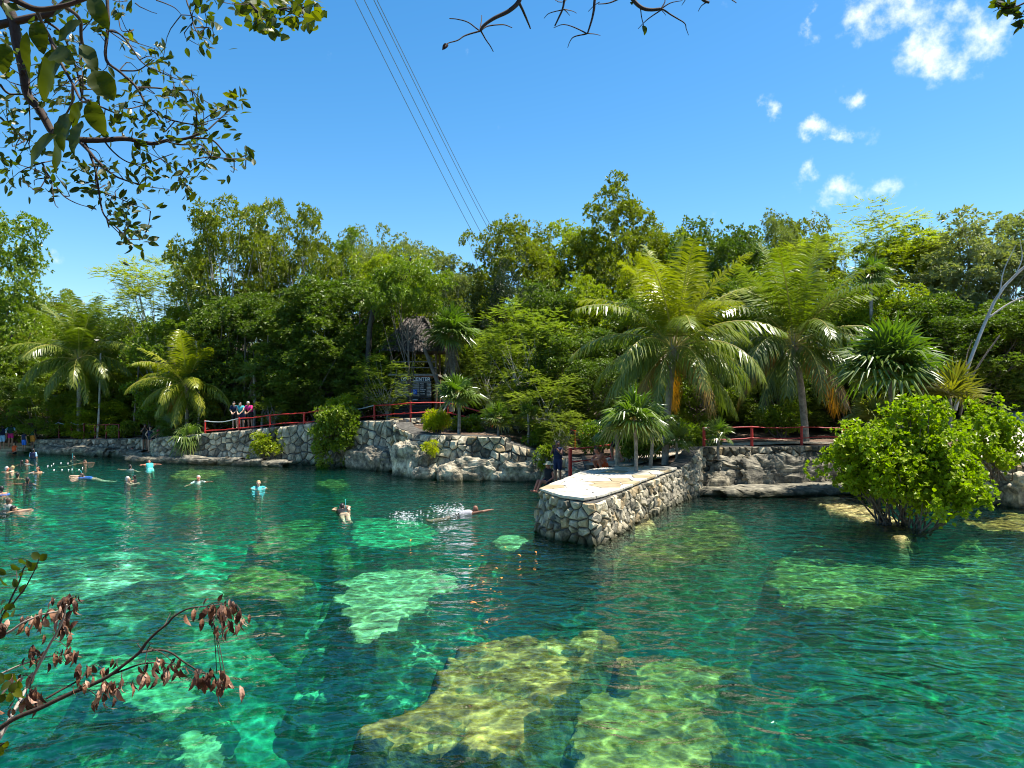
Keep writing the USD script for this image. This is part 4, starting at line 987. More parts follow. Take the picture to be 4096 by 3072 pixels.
fan_palm('low fan palm with yellow tipped leaves in front of the right hand fence', 872, 420, 436, 27.5, .85, 11, 17, 'fan_yellow', ell=(80, -5), tr=.05)
fan_palm('spiky yellow fan palm above the right side of the mangrove bush', 950, 398, 425, 28, 1.15, 9, 18, 'fan_yellow', ell=(80, 5), tr=.06, droop=.1)
fan_palm('dark fan palm immediately left of the spiky yellow one', 922, 385, 428, 29.5, 1.1, 12, 19, ell=(80, -20), tr=.06)
fan_palm('fan palm raised among the crowns under the feathery tree at right', 871, 274, 420, 41, .95, 22, 20, tr=.09)
fan_palm('small fan palm on the planted slope right of the red fence end', 498, 418, 441, 37.5, .75, 11, 21, tr=.06)
fan_palm('young fan palm at the shaded slope edge beside the sapling', 528, 414, 444, 36, .6, 7, 22, tr=.05, ell=(85, 10))
fan_palm('small fan palm behind the right fence post, catching the sun', 718, 433, 450, 30.6, .55, 9, 23, tr=.05)
fan_palm('dark fan palm in the shade behind the jetty palms', 676, 440, 466, 29.3, .62, 10, 24, tr=.05)
fan_palm('dark bushy fan palm beneath the second coconut palm', 172, 428, 440, 49.3, 1.0, 16, 25, tr=.08)
fan_palm('dark fan palm hanging over the long wall at its left end', 190, 438, 446, 46.0, .95, 16, 26, ell=(70, -50), droop=.6, tr=.08)
fan_palm('slim fan palm with hanging leaves in the dark wood left of the vine', 254, 374, 425, 47.5, .9, 10, 27, skirt=10, tr=.09)
fan_palm('fan palm with drooping pale leaves behind the bathers at far left', 30, 400, 425, 59, 1.4, 12, 28, tr=.1)

# ------------------------------------------------------------------ mangrove bushes, vine, ferns
M['mangrove'] = leaf_mat('round_bright_mangrove_leaf', (.19, .26, .007), (.44, .5, .013), .42, .42, .3, big=1.0)


def bush(name, label, px, py, Y, r, nclump, per, seed, mat_, base, L=.09, W=.075, nparts=0, cat='bush', stems=4, clump=(.42, .36)):
    rng = np.random.default_rng(seed)
    c = at(px, py, Y); b = np.array(base(c), float)
    t = thing(name, label, cat, b)
    mesh, cc, rg = crown(seed, c - b, r, nclump, per, 'tuft', clump, L, W, 6, -.95, .35, .75, .0, .9)
    part(t, 'foliage', mesh, mat_, kind='stuff')
    mb = MB()
    for q in cc[:: max(1, len(cc) // (stems * 3))]:
        s = np.array([rng.normal() * .2, rng.normal() * .2, -.3])
        mb.tube(smooth_path([s, s * .5 + q * .45 + rng.normal(size=3) * .15, q], 7), np.linspace(.035, .01, 7), 5)
    part(t, 'stems', mb.get(), M['bark'], True)
    u = unit(rng.normal(size=(nparts * 6, 3))); u = u[(u[:, 1] < .1) & (u[:, 2] > -.8)][:nparts]
    for d in u:
        o = cc[rng.integers(len(cc))] + d * np.array([clump[0], clump[0], clump[1]]) * rng.uniform(.8, 1.15)
        l = L * rng.uniform(.9, 1.35)
        v, f = round_leaf(l, l * .8, 0, 4, None, .1)
        ax = unit(d + np.array([0, 0, .5]) + .5 * rng.normal(size=3))
        part(t, 'leaf', (place(v, o, ax, unit(d * .4 + [0, -.2, .8] + .4 * rng.normal(size=3))), f), mat_)
    return t


bush('mangrove_bush', 'large bright green round leaved mangrove bush overhanging the water at right', 908, 466, 21.5, (1.8, 1.4, 1.15), 160, 16, 61, M['mangrove'], lambda c: (c[0] + .2, c[1] + .5, .05), nparts=300, L=.115, W=.095, clump=(.3, .42))
bush('mangrove_bush', 'smaller round leaved mangrove bush behind the large one, beside the path', 992, 440, 24.5, (1.1, .9, 1.05), 60, 15, 62, M['mangrove'], lambda c: (c[0], c[1], 1.3), nparts=60, L=.13, W=.105, clump=(.28, .38))
bush('mangrove_bush', 'low left lobe of mangrove leaves hanging over the rock shelf', 852, 470, 21.8, (.85, .8, .8), 40, 16, 63, M['mangrove'], lambda c: (c[0] + .9, c[1] + .2, .3), nparts=60, L=.115, W=.095, clump=(.28, .36))
bush('mangrove_bush', 'lowest lobe of mangrove leaves almost touching the water on the right', 945, 492, 20.6, (.95, .8, .75), 48, 16, 69, M['mangrove'], lambda c: (c[0] - .5, c[1] + .5, .1), nparts=60, L=.115, W=.095, clump=(.28, .38))
bush('mangrove_bush', 'upper lobe of mangrove leaves reaching towards the yellow fan palms', 918, 428, 21.5, (.9, .8, .7), 40, 16, 70, M['mangrove'], lambda c: (c[0], c[1] + .3, 1.2), nparts=60, L=.115, W=.095, clump=(.26, .45))
bush('hanging_vine', 'dark green vine hanging over the long wall down to the water', 336, 434, 41.6, (1.35, .6, 1.55), 60, 26, 64, GREEN['mid'], lambda c: (c[0], c[1] + .6, 2.4), L=.17, W=.09, stems=14, cat='vine', clump=(.45, .4))
bush('hanging_vine', 'thin light green plant climbing the wall left of the dark vine', 266, 447, 43.6, (.8, .4, .75), 20, 18, 65, GREEN['light' if 'light' in GREEN else 'yellow'], lambda c: (c[0], c[1] + .4, .3), L=.15, W=.07, cat='vine')
bush('fern', 'bright green fern growing at the left of the cliff planter', 436, 422, 38.0, (.6, .5, .45), 22, 16, 66, GREEN['bright'], lambda c: (c[0], c[1], 2.0), L=.2, W=.05, cat='fern', stems=4, clump=(.3, .25))
bush('fern', 'tiny yellow green fern in a crevice of the cliff face', 429, 448, 35.6, (.3, .25, .3), 10, 12, 67, GREEN['bright'], lambda c: (c[0], c[1] + .3, 1.2), L=.15, W=.035, cat='fern', stems=3, clump=(.18, .18))
bush('fern', 'small drooping plant on the wall left of the person with the camera', 544, 459, 33.4, (.35, .3, .5), 12, 14, 68, GREEN['soft'], lambda c: (c[0], c[1] + .3, 1.0), L=.16, W=.05, cat='fern', stems=3, clump=(.2, .2))
for i, (px, py, Y, lab) in enumerate([(104, 428, 55.5, 'low dark shrub on the far left wall right of the palm foot'), (124, 431, 53.6, 'low dark shrub on the wall beside the standing bathers'), (150, 418, 52.5, 'dark shrub between the two left palms'), (470, 428, 40.5, 'dark plant behind the planter palm'), (600, 436, 33.5, 'dark shrub left of the jetty palms'),
                                      (640, 446, 30.8, 'dark shrub behind the three jetty palms'), (700, 440, 33, 'dark shrub beside the first post of the right hand fence'), (780, 420, 37, 'dark shrub behind the right hand fence, middle bay'), (340, 409, 43.8, 'yellow tipped plant growing at the fence above the vine'),
                                      (545, 440, 36.2, 'dark shrub on the planted slope'), (925, 430, 29.5, 'dark shrub behind the mangrove bush')]):
    bush('shrub', lab, px, py, Y, (.9, .7, .6), 26, 18, 80 + i, GREEN['mid' if i != 8 else 'yellow'], lambda c: (c[0], c[1], c[2] - .6), L=.18, W=.07, stems=4, clump=(.4, .3))

# ------------------------------------------------------------------ fences
def fence(label, posts, mat_, rails=(.93, .33), rr=.035, pr=.06, rope=(), skip=()):
    p0 = at(posts[0][0], posts[0][1], posts[0][3])
    t = thing('fence', label, 'fence', p0)
    B = [at(a, b, y) - p0 for a, b, c, y in posts]; Tp = [at(a, c, y) - p0 for a, b, c, y in posts]
    for i, (b, tp) in enumerate(zip(B, Tp)):
        h = tp[2] - b[2]
        ang = .4 * i
        part(t, 'post', tube([b - [0, 0, .6], b, (b + tp) / 2, tp - [0, 0, .015], tp], [pr, pr, pr * .97, pr * .95, pr * .8], 10), mat_, 40)
    for i in range(len(B) - 1):
        for j, fr in enumerate(rails):
            if (i, j) in skip: continue
            a = B[i] + (Tp[i] - B[i]) * fr; c = B[i + 1] + (Tp[i + 1] - B[i + 1]) * fr
            off = np.array([0, -pr * .7, 0])
            isr = (i, j) in rope
            sag = .12 if isr else .035 * math.sin(i * 1.7 + j)
            m = (a + c) / 2 - [0, 0, sag]
            part(t, 'rope' if isr else 'rail', tube(smooth_path([a + off, m + off, c + off], 9), rr * (.8 if isr else 1) * (1 + .12 * np.sin(np.arange(9) * 1.3 + i)), 7), M['rope'] if isr else mat_, True)
    return t


fence('red post and rail fence with one pale rope bay along the long wall', [(205, 436, 420, 45.6), (239, 433.5, 417.5, 44.9), (270, 430, 414, 44.4), (304, 427.5, 412, 43.9), (338.5, 424.5, 408, 43.2), (374.3, 421.5, 404.2, 42.2), (410.8, 418.5, 401.8, 41.9), (448, 418, 401.8, 42.4), (491.6, 425.5, 414.2, 41.6)], M['red'], rope=((0, 0), (4, 0)))
fence('red fence with thin rails above the dark right hand wall', [(704, 448, 427, 31.6), (751.8, 446, 426, 32.1), (801.6, 446.3, 426, 32.9), (842.6, 443, 427.5, 33), (880, 447, 430, 30.6)], M['red'], rails=(.95, .4), rr=.022)
fence('dark red fence with a pale rope above the far left wall', [(36, 433, 421, 57), (47.6, 435.5, 421, 55.8), (59, 435.5, 422, 55.3), (71.7, 435.5, 422, 54.8), (84, 435.5, 423, 54.3), (95, 435.5, 424, 53.9), (106, 435.5, 424, 53.4), (119, 435.5, 424, 52.8)], M['maroon'], rails=(.95,), rr=.03, rope=((1, 0), (2, 0), (3, 0)))
fence('red handrail rising from a single post at the foot of the jetty', [(570.2, 469.5, 447.8, 29.5), (612, 463, 443, 31.5)], M['red'], rails=(.92, .35), rr=.03, pr=.075)
fence('thin red handrail farther back up the slope behind the jetty', [(545, 440, 423, 38), (575, 447, 430, 36), (600, 452, 436, 34)], M['red'], rails=(.95,), rr=.02, pr=.04)

# ------------------------------------------------------------------ hut with the dive booth
HY = 46.0
o = at(413, 417, HY)
hut = thing('thatched_hut', 'two storey thatched hut above a dark slatted dive booth with white letters', 'hut', o)
w = 1.08


def hp(mb_or_name, *a): pass


M['slat'] = plain('pale_slat_wood', (.5, .47, .42), .8, .3, 8, .2)
for i, y in enumerate(np.linspace(.02, 1.12, 7)):        # lower boards
    part(hut, 'board', MB().box((0 + .02 * math.sin(i * 5), .012 * (i % 3), y + .075), (2.2, .06, .15)).get(), M['darkwood'])
for i, y in enumerate(np.linspace(1.27, 2.1, 11)):       # pale edged slats
    part(hut, 'slat', tube([(-w, -.02, y), (0, -.03 + .01 * math.sin(i), y + .012 * math.sin(i * 2.2)), (w, -.02, y)], .028, 6), M['slat'])
part(hut, 'back_panel', MB().box((0, .12, 1.7), (2.16, .06, 1.1)).get(), M['darkwood'])
part(hut, 'fascia_board', MB().box((0, -.04, 2.26), (2.2, .05, .24)).get(), M['darkwood'])
for txt, xx, zz, hh in (('DIVE CENTER', -.72, 2.17, .19), ('PADI', .42, 1.95, .07), ('TANK', .42, 1.83, .06), ('CAVE', .42, 1.72, .06), ('CAMERA', .42, 1.61, .06), ('OCEAN', .42, 1.5, .06), ('TOURS', .45, 1.36, .06), ('60 MIN', -1.04, 1.28, .08)):
    tm = meshkit.text_mesh(txt, hh, .012, bold=hh > .1)
    v = np.array(tm.vertices); v = np.stack([v[:, 0] + xx, -.07 - v[:, 2] - (.02 if hh < .1 else 0), v[:, 1] + zz], 1)
    part(hut, 'lettering', (v, tm.faces), M['white'], label='white painted letters on the dark boards')
part(hut, 'menu_board', MB().box((.6, -.062, 1.66), (.44, .02, .82)).get(), M['darkwood'])
M['signblue'] = plain('blue_sign', (.02, .09, .42), .45, .1)
M['signblue2'] = plain('light_blue_emblem', (.25, .5, .8), .45, .1)
part(hut, 'blue_sign', MB().box((.02, -.085, 1.5), (.46, .03, .3)).get(), M['signblue'], label='small blue sign with a round white emblem')
ring = trimesh.creation.annulus(.055, .09, .012, sections=20); rv = np.array(ring.vertices)
part(hut, 'emblem', (np.stack([rv[:, 0] + .07, -.105 + rv[:, 2] * .3, rv[:, 1] + 1.5], 1), ring.faces), M['signblue2'])
part(hut, 'emblem', MB().box((-.14, -.105, 1.5), (.03, .012, .22)).get(), M['white'])
part(hut, 'notice_board', MB().box((.12, -.05, 1.1), (.44, .05, .3)).get(), M['black'])
part(hut, 'notice_strip', MB().box((.12, -.08, 1.03), (.34, .012, .04)).get(), M['white'])
for sx in (-1.35, 1.35):
    for sy in (.1, 2.4):
        part(hut, 'corner_post', tube([(sx, sy, -.3), (sx + .03, sy, 2.2), (sx, sy, 4.3)], [.085, .075, .07], 8), M['wood'], True)
part(hut, 'platform', MB().box((0, 1.25, 2.52), (3.0, 2.7, .12)).get(), M['greywood'])
for zz in (2.95, 3.3):
    part(hut, 'platform_rail', tube([(-1.4, .02, zz), (0, .0, zz + .02), (1.4, .02, zz)], .035, 6), M['greywood'], True)
part(hut, 'brace', tube([(-1.3, .1, 3.3), (-.6, .1, 4.0)], .045, 6), M['wood'], True)
part(hut, 'brace', tube([(1.3, .1, 3.3), (.6, .1, 4.0)], .045, 6), M['wood'], True)
M['thatch'] = ramp_mat('grey_palm_thatch', [(.3, (.03, .026, .022)), (.5, (.1, .085, .075)), (.7, (.22, .19, .17))], 7, bump=.03, bscale=30)
rng = np.random.default_rng(8)
mb = MB()
apex = np.array([[-.5, 1.25, 6.0], [.5, 1.25, 6.0]])
eave = np.array([[-1.9, -.55, 3.95], [1.9, -.55, 3.95], [1.9, 3.05, 3.95], [-1.9, 3.05, 3.95]])
mb.add(np.vstack([eave, apex]), [[0, 1, 5], [0, 5, 4], [1, 2, 5], [2, 3, 4], [2, 4, 5], [3, 0, 4], [0, 3, 2], [0, 2, 1]])
hut_roof = part(hut, 'roof', mb.get(), M['thatch'])
sides = [(eave[0], eave[1], apex[1], apex[0]), (eave[1], eave[2], apex[1], apex[1]), (eave[3], eave[0], apex[0], apex[0])]
tb = MB()
for a, b, c, d in sides:
    for r in np.linspace(0, .96, 14):
        for u in np.linspace(0, 1, 46):
            uu = u + rng.uniform(-.02, .02)
            q = (a * (1 - uu) + b * uu) * (1 - r) + (d * (1 - uu) + c * uu) * r
            up = unit(((d + c) / 2 - (a + b) / 2)); out = unit(np.cross(b - a, up)) ; out = out if out[2] > 0 else -out
            s = unit(b - a) * .035
            top_ = q + up * .38 + out * .02; bot = q - up * rng.uniform(.05, .22) + out * rng.uniform(.03, .11) + s * rng.uniform(-1, 1)
            tb.add([top_ - s * .5, top_ + s * .5, bot + s, bot - s], [[0, 1, 2], [0, 2, 3]])
part(hut_roof, 'thatch_strands', tb.get(), M['thatch'], kind='stuff')
for i in range(14):   # dry creepers hanging over the ridge
    x0 = rng.uniform(-.2, 1.9)
    tb = smooth_path([(x0, .2, 6.4 + rng.uniform(-.3, .3)), (x0 + rng.uniform(-.5, .5), -.2, 5.8), (x0 + rng.uniform(-.6, .6), -.6, 5.0), (x0 + rng.uniform(-.7, .7), -.7, 4.4)], 9)
    part(hut, 'dry_creeper', tube(tb, .018, 4), M['greywood'])
single('hose_coil', (lambda ms: (np.vstack([m[0] for m in ms]), np.vstack([m[1] + i * len(ms[0][0]) for i, m in enumerate(ms)])))([tube([at(392, 419.2, 43) + [.33 * math.cos(a) * (1 + .1 * i), .2 * math.sin(a), .04 * i] for a in np.linspace(0, 6.2, 20)], .025, 5) for i in range(3)]), plain('yellow_hose', (.65, .42, .02), .5, .1), 'coiled yellow hose lying on the wall under the red fence', 'hose', smooth=True)
limb_thing('wooden_pole', 'grey wooden pole leaning against the red fence post above the ferns', 'pole', [([P(437, 419, 41.4), P(443, 411, 41.6), P(450, 402, 41.9)], .05, .045)], M['greywood'])
# shelter at the far left
so = at(61, 421, 59.5)
sh = thing('shelter', 'open wooden shelter with a pale roof edge behind the far left palm', 'shelter', so)
for sx, sy in ((-1.1, 0), (.5, 0), (1.5, 0), (2.0, .4), (-1.1, 2.5), (2.0, 2.5)):
    part(sh, 'post', tube([(sx, sy, -.3), (sx + .05, sy, 1), (sx, sy, 1.75)], .09, 7), M['greywood'], True)
part(sh, 'roof_edge', MB().box((.2, -.15, 1.82), (2.9, .1, .16)).get(), M['wood'])
part(sh, 'roof', MB().box((.3, 1.3, 1.97), (3.2, 3.0, .1)).get(), M['thatch'])

# steps at the far left
st = thing('stone_steps', 'pale stone steps leading down to the water at the far left', 'steps', (-37, 55.5, 0))
for k in range(6):
    bx_ = m3.Manifold.cube((6.5, .75, .24), True)
    part(st, 'step', MB().box((-.6 + .05 * (k % 2), 1.9 - k * .62, .86 - k * .17), (7.0 - .25 * k, .7, .26)).get(), M['slab'][1])

# cables
for i, (x0, x1, y1, lab) in enumerate([(355.7, 487, 258, 'leftmost of the four thin cables crossing the sky'), (365, 492.5, 253, 'second thin cable from the left, crossing the third one'), (374.6, 495, 240, 'third thin cable from the left, crossing the second one'), (377.8, 492.5, 228, 'rightmost of the four thin cables crossing the sky')]):
    a = at(x0 - (x1 - x0) * .25, -y1 * .25, 9); b = at(x1, y1, 56); b2 = b + (b - a) * .05
    q = np.linspace(0, 1, 24)[:, None]
    line = a * (1 - q) + b2 * q - np.array([0, 0, 1.0]) * (.16 * 4 * q * (1 - q))
    single('cable', tube(line, np.linspace(.005, .017, 24), 5), M['greywood'], lab, 'cable', group=None)

# ------------------------------------------------------------------ people
SKIN = [plain('light_sunlit_skin', (.48, .28, .19), .55, .06, 8, .35), plain('tan_skin', (.33, .17, .10), .55, .06, 8, .35), plain('reddish_sunburnt_skin', (.42, .15, .09), .55, .06, 8, .35), plain('brown_skin', (.19, .09, .055), .55, .06, 8, .35)]  # skin tones from light to brown
HAIR = {'black': plain('black_hair', (.012, .010, .009), .5, .3, 40), 'brown': plain('brown_hair', (.06, .035, .02), .55, .3, 40), 'blond': plain('blond_hair', (.42, .28, .12), .55, .2, 40), 'grey': plain('grey_hair', (.4, .38, .36), .6, .2, 40)}
CLOTH = {}


def cloth(c):
    if c not in CLOTH:
        col = dict(navy=(.012, .018, .05), black=(.012, .012, .014), white=(.72, .72, .72), paleblue=(.25, .42, .62), orange=(.55, .2, .03), redorange=(.6, .08, .02), darkgreen=(.012, .05, .03), turquoise=(.05, .35, .38), magenta=(.5, .02, .16), blue=(.03, .12, .45), grey=(.28, .28, .3), pink=(.6, .1, .25), straw=(.6, .5, .3), maroon=(.12, .015, .03), brown=(.1, .06, .035), yellow=(.6, .45, .05))[c]
        CLOTH[c] = plain(c + '_cloth', col, .8, .15, 20, .2, bump=.004, bscale=60)
    return CLOTH[c]


def ball(p, r): return m3.Manifold.sphere(r, 14).translate(list(map(float, p)))


def chain(pts, rs): return m3.Manifold.batch_hull([ball(p, r) for p, r in zip(pts, rs)]) if len(pts) == 2 else sum_m([m3.Manifold.batch_hull([ball(pts[i], rs[i]), ball(pts[i + 1], rs[i + 1])]) for i in range(len(pts) - 1)])


def sum_m(l): return m3.Manifold.batch_boolean(l, m3.OpType.Add)


def smooth_mesh(m, edge=.035, it=8):
    mm = m.refine_to_length(edge).to_mesh()
    t = trimesh.Trimesh(np.array(mm.vert_properties[:, :3]), np.array(mm.tri_verts), process=True)
    trimesh.smoothing.filter_taubin(t, .5, .53, it)
    return t


def joints(pose):
    """Joint positions, facing +y, feet at z = 0, 1.70 m tall."""
    J = dict(pel=(0, 0, .93), waist=(0, 0, 1.08), chest=(0, .01, 1.27), neck=(0, 0, 1.43), head=(0, .025, 1.575))
    for n, s in (('l', -1), ('r', 1)):
        J.update({n + 'sh': (s * .165, 0, 1.385), n + 'el': (s * .235, -.02, 1.11), n + 'wr': (s * .24, .06, .87), n + 'hip': (s * .09, 0, .9), n + 'kn': (s * .1, .03, .49), n + 'an': (s * .1, -.01, .08), n + 'toe': (s * .115, .15, .03)})
    if pose == 'hips': J.update(lel=(-.36, -.05, 1.17), lwr=(-.17, .06, .99), rel=(.36, -.05, 1.17), rwr=(.17, .06, .99))
    if pose == 'crossed': J.update(lel=(-.26, .08, 1.13), lwr=(.06, .19, 1.17), rel=(.26, .08, 1.13), rwr=(-.06, .22, 1.15))
    if pose == 'reach': J.update(lel=(-.42, .08, 1.25), lwr=(-.62, .2, 1.16))
    if pose == 'phone': J.update(lel=(-.22, .16, 1.2), lwr=(-.08, .3, 1.42), rel=(.22, .16, 1.2), rwr=(.06, .3, 1.42), head=(0, .04, 1.57))
    if pose == 'lean': J.update(chest=(0, .16, 1.24), neck=(0, .24, 1.38), head=(0, .32, 1.5), lsh=(-.165, .2, 1.33), rsh=(.165, .2, 1.33), lel=(-.2, .33, 1.12), lwr=(-.1, .45, 1.0), rel=(.2, .33, 1.12), rwr=(.1, .45, 1.0))
    if pose == 'walk': J.update(rkn=(.1, .22, .52), ran=(.1, .16, .12), rtoe=(.11, .32, .08), lkn=(-.1, -.02, .49), lan=(-.1, -.22, .12), ltoe=(-.11, -.08, .03), lel=(-.23, .1, 1.12), lwr=(-.22, .28, .98), rel=(.23, -.12, 1.12), rwr=(.24, -.1, .87))
    if pose in ('sit', 'sitlean'):
        J = {k: (v[0], v[1], v[2] - .83) if not k[1:] in ('kn', 'an', 'toe') else v for k, v in J.items()}
        for n, s in (('l', -1), ('r', 1)): J.update({n + 'hip': (s * .09, 0, .1), n + 'kn': (s * .1, .42, .16), n + 'an': (s * .1, .6, -.2), n + 'toe': (s * .1, .74, -.18), n + 'el': (s * .24, -.06, .3), n + 'wr': (s * .2, .15, .18)})
    if pose == 'squat':
        J = {k: (v[0], v[1] + (.1 if v[2] > 1.2 else 0), v[2] - .72) for k, v in J.items()}
        J.update(chest=(0, .14, .53), neck=(0, .25, .66), head=(0, .34, .77), lsh=(-.165, .2, .61), rsh=(.165, .2, .61))
        for n, s in (('l', -1), ('r', 1)): J.update({n + 'hip': (s * .1, 0, .2), n + 'kn': (s * .18, .38, .42), n + 'an': (s * .15, .22, .08), n + 'toe': (s * .17, .38, .03), n + 'el': (s * .22, .38, .45), n + 'wr': (s * .05, .5, .42)})
    if pose == 'float': J.update(lel=(-.36, .16, 1.3), lwr=(-.5, .36, 1.27), rel=(.36, .16, 1.3), rwr=(.46, .38, 1.3), lkn=(-.14, .2, .55), lan=(-.16, -.1, .25), ltoe=(-.17, -.15, .12), rkn=(.14, .1, .5), ran=(.16, -.2, .25), rtoe=(.17, -.25, .12))
    if pose == 'side': J.update(lel=(-.42, .1, 1.37), lwr=(-.66, .22, 1.41), rel=(.33, .2, 1.27), rwr=(.38, .42, 1.25))
    if pose == 'hug': J.update(lel=(-.3, .2, 1.3), lwr=(-.05, .42, 1.33), rel=(.3, .2, 1.3), rwr=(.05, .42, 1.36))
    if pose == 'ring': J.update(lel=(-.33, .18, 1.34), lwr=(-.2, .4, 1.36), rel=(.33, .18, 1.34), rwr=(.2, .4, 1.36))
    if pose in ('prone', 'crawl'):
        def rx(v):
            x, y, z = v; z -= 1.3
            a = math.radians(-80); return (x, y * math.cos(a) - z * math.sin(a), y * math.sin(a) + z * math.cos(a))
        J = {k: rx(v) for k, v in J.items()}
        J.update(head=(0, .25, .14), neck=(0, .14, .05), lel=(-.3, .42, .02), lwr=(-.2, .66, .05), rel=(.28, .45, .1), rwr=(.12, .72, .12))
        if pose == 'crawl': J.update(lel=(-.25, -.1, -.12), lwr=(-.25, -.32, -.1))
        for n, s in (('l', -1), ('r', 1)): J[n + 'toe'] = (s * .12, J[n + 'an'][1] - .16, J[n + 'an'][2] + .02)
    if pose == 'back':
        def rb(v):
            x, y, z = v; z -= 1.36
            a = math.radians(50); return (x, y * math.cos(a) - z * math.sin(a), y * math.sin(a) + z * math.cos(a))
        J = {k: rb(v) for k, v in J.items()}
        J.update(lwr=(-.5, .35, .02), rwr=(.5, .3, .02), lel=(-.36, .12, .0), rel=(.36, .1, .0))
    return {k: np.array(v, float) for k, v in J.items()}


def face_dir(J): return unit(np.array([0, 1.0, 0]) + (J['head'] - J['neck']) * [0, 0, 0])


def person(label, loc, rz, pose='stand', skin=0, hair='black', wear=(), scale=1.0, long_hair=False, hat=None, group=None, hug=None):
    J = joints(pose); t = thing('person', label, 'person', loc, rz, scale, group)
    g = []
    up = unit(J['neck'] - J['pel']); fw = np.array([0, 1.0, 0])
    if pose in ('prone', 'crawl'): hup, hf = np.array([0, .35, .94]), np.array([0, .94, -.35])
    elif pose == 'back': hup, hf = np.array([0, -.3, .95]), np.array([0, .95, .3])
    elif pose in ('squat', 'lean'): hup, hf = np.array([0, .3, .95]), np.array([0, .95, -.3])
    else: hup, hf = np.array([0, 0, 1.0]), np.array([0, 1.0, 0])
    hs = np.array([1.0, 0, 0]); H_ = J['head']
    # torso
    g.append(m3.Manifold.batch_hull([ball(J['lsh'] * .8 + J['chest'] * .2, .068), ball(J['rsh'] * .8 + J['chest'] * .2, .068), ball(J['chest'] + .03 * fw * (pose not in ('prone', 'crawl')), .105), ball(J['waist'] - hs * .05, .088), ball(J['waist'] + hs * .05, .088)]))
    g.append(m3.Manifold.batch_hull([ball(J['waist'] - hs * .045, .088), ball(J['waist'] + hs * .045, .088), ball(J['lhip'], .095), ball(J['rhip'], .095), ball(J['pel'] - hs * .07, .09), ball(J['pel'] + hs * .07, .09)]))
    g.append(chain([J['neck'] - up * .05, J['neck'] + (H_ - J['neck']) * .5], [.056, .05]))
    # head: skull, jaw, nose, ears
    g.append(m3.Manifold.batch_hull([ball(H_ + hup * .035 - hf * .015, .083), ball(H_ + hf * .03, .068), ball(H_ - hup * .075 + hf * .045, .04)]))
    g.append(m3.Manifold.batch_hull([ball(H_ + hf * .092 + hup * .012, .011), ball(H_ + hf * .108 - hup * .02, .014)]))
    for s in (-1, 1): g.append(m3.Manifold.batch_hull([ball(H_ + hs * s * .083 + hup * .012, .014), ball(H_ + hs * s * .08 - hup * .022, .010)]))
    for n, s in (('l', -1), ('r', 1)):
        g.append(chain([J[n + 'sh'], J[n + 'el'], J[n + 'wr']], [.056, .043, .03]))
        g.append(chain([J[n + 'hip'], J[n + 'kn'], J[n + 'an']], [.088, .058, .04]))
        g.append(m3.Manifold.batch_hull([ball(J[n + 'an'] + [0, 0, -.02], .042), ball(J[n + 'toe'], .028), ball(J[n + 'toe'] - .25 * (J[n + 'toe'] - J[n + 'an']), .036)]))
        d = unit(J[n + 'wr'] - J[n + 'el']); sd = unit(np.cross(d, [0, 0, 1.0]) + 1e-6); nn = np.cross(sd, d); w = J[n + 'wr']
        g.append(m3.Manifold.batch_hull([ball(w, .026), ball(w + d * .085 + sd * .032, .017), ball(w + d * .085 - sd * .032, .017)]))
        for q, (o, l) in enumerate(((-.033, .062), (-.011, .075), (.011, .07), (.033, .055))):
            b = w + d * .085 + sd * o; mid = b + d * l * .55 - nn * .008
            g.append(chain([b, mid, mid + d * l * .4 - nn * .02], [.0125, .011, .009]))
        b = w + d * .03 - sd * s * .03
        g.append(chain([b, b - sd * s * .03 + d * .03, b - sd * s * .035 + d * .06], [.014, .012, .010]))
    part(t, 'body', smooth_mesh(sum_m(g)), SKIN[skin], True)
    # eyes, hair
    for s in (-1, 1):
        e = trimesh.creation.icosphere(1, .012); part(t, 'eye', (np.array(e.vertices) + H_ + hf * .083 + hs * s * .033 + hup * .012, e.faces), M['black'], True)
    if hair:
        hp_ = [ball(H_ + hup * .045 - hf * .025, .09), ball(H_ + hup * .03 - hf * .045, .08), ball(H_ - hup * .05 - hf * .045, .06)]
        cap = m3.Manifold.batch_hull(hp_).trim_by_plane(list(map(float, unit(-hf + .75 * hup))), float(unit(-hf + .75 * hup) @ H_ - .012))
        hm = [cap]
        if long_hair: hm.append(m3.Manifold.batch_hull([ball(H_ - hf * .06, .075), ball(H_ - hf * .095 - hup * .3, .05), ball(H_ - hf * .085 - hup * .2 - hs * .07, .04), ball(H_ - hf * .085 - hup * .2 + hs * .07, .04)]))
        part(t, 'hair', smooth_mesh(sum_m(hm), .04, 4), HAIR[hair], True)
    if hat:
        prof = np.array([(0, .15), (.07, .148), (.095, .12), (.1, .07), (.19, .05), (.21, .035), (.205, .03), (.1, .045), (0, .05)] if hat == 'straw' else [(0, .135), (.06, .125), (.098, .08), (.103, .03), (.1, .028), (0, .03)])
        r = trimesh.creation.revolve(prof[::-1], sections=20)
        part(t, 'hat', (np.array(r.vertices) + H_, r.faces), cloth(hat if hat != 'straw' else 'straw'), True)

    def shell(name, ms, c, edge=.05): part(t, name, smooth_mesh(sum_m(ms), edge, 4), cloth(c), True)
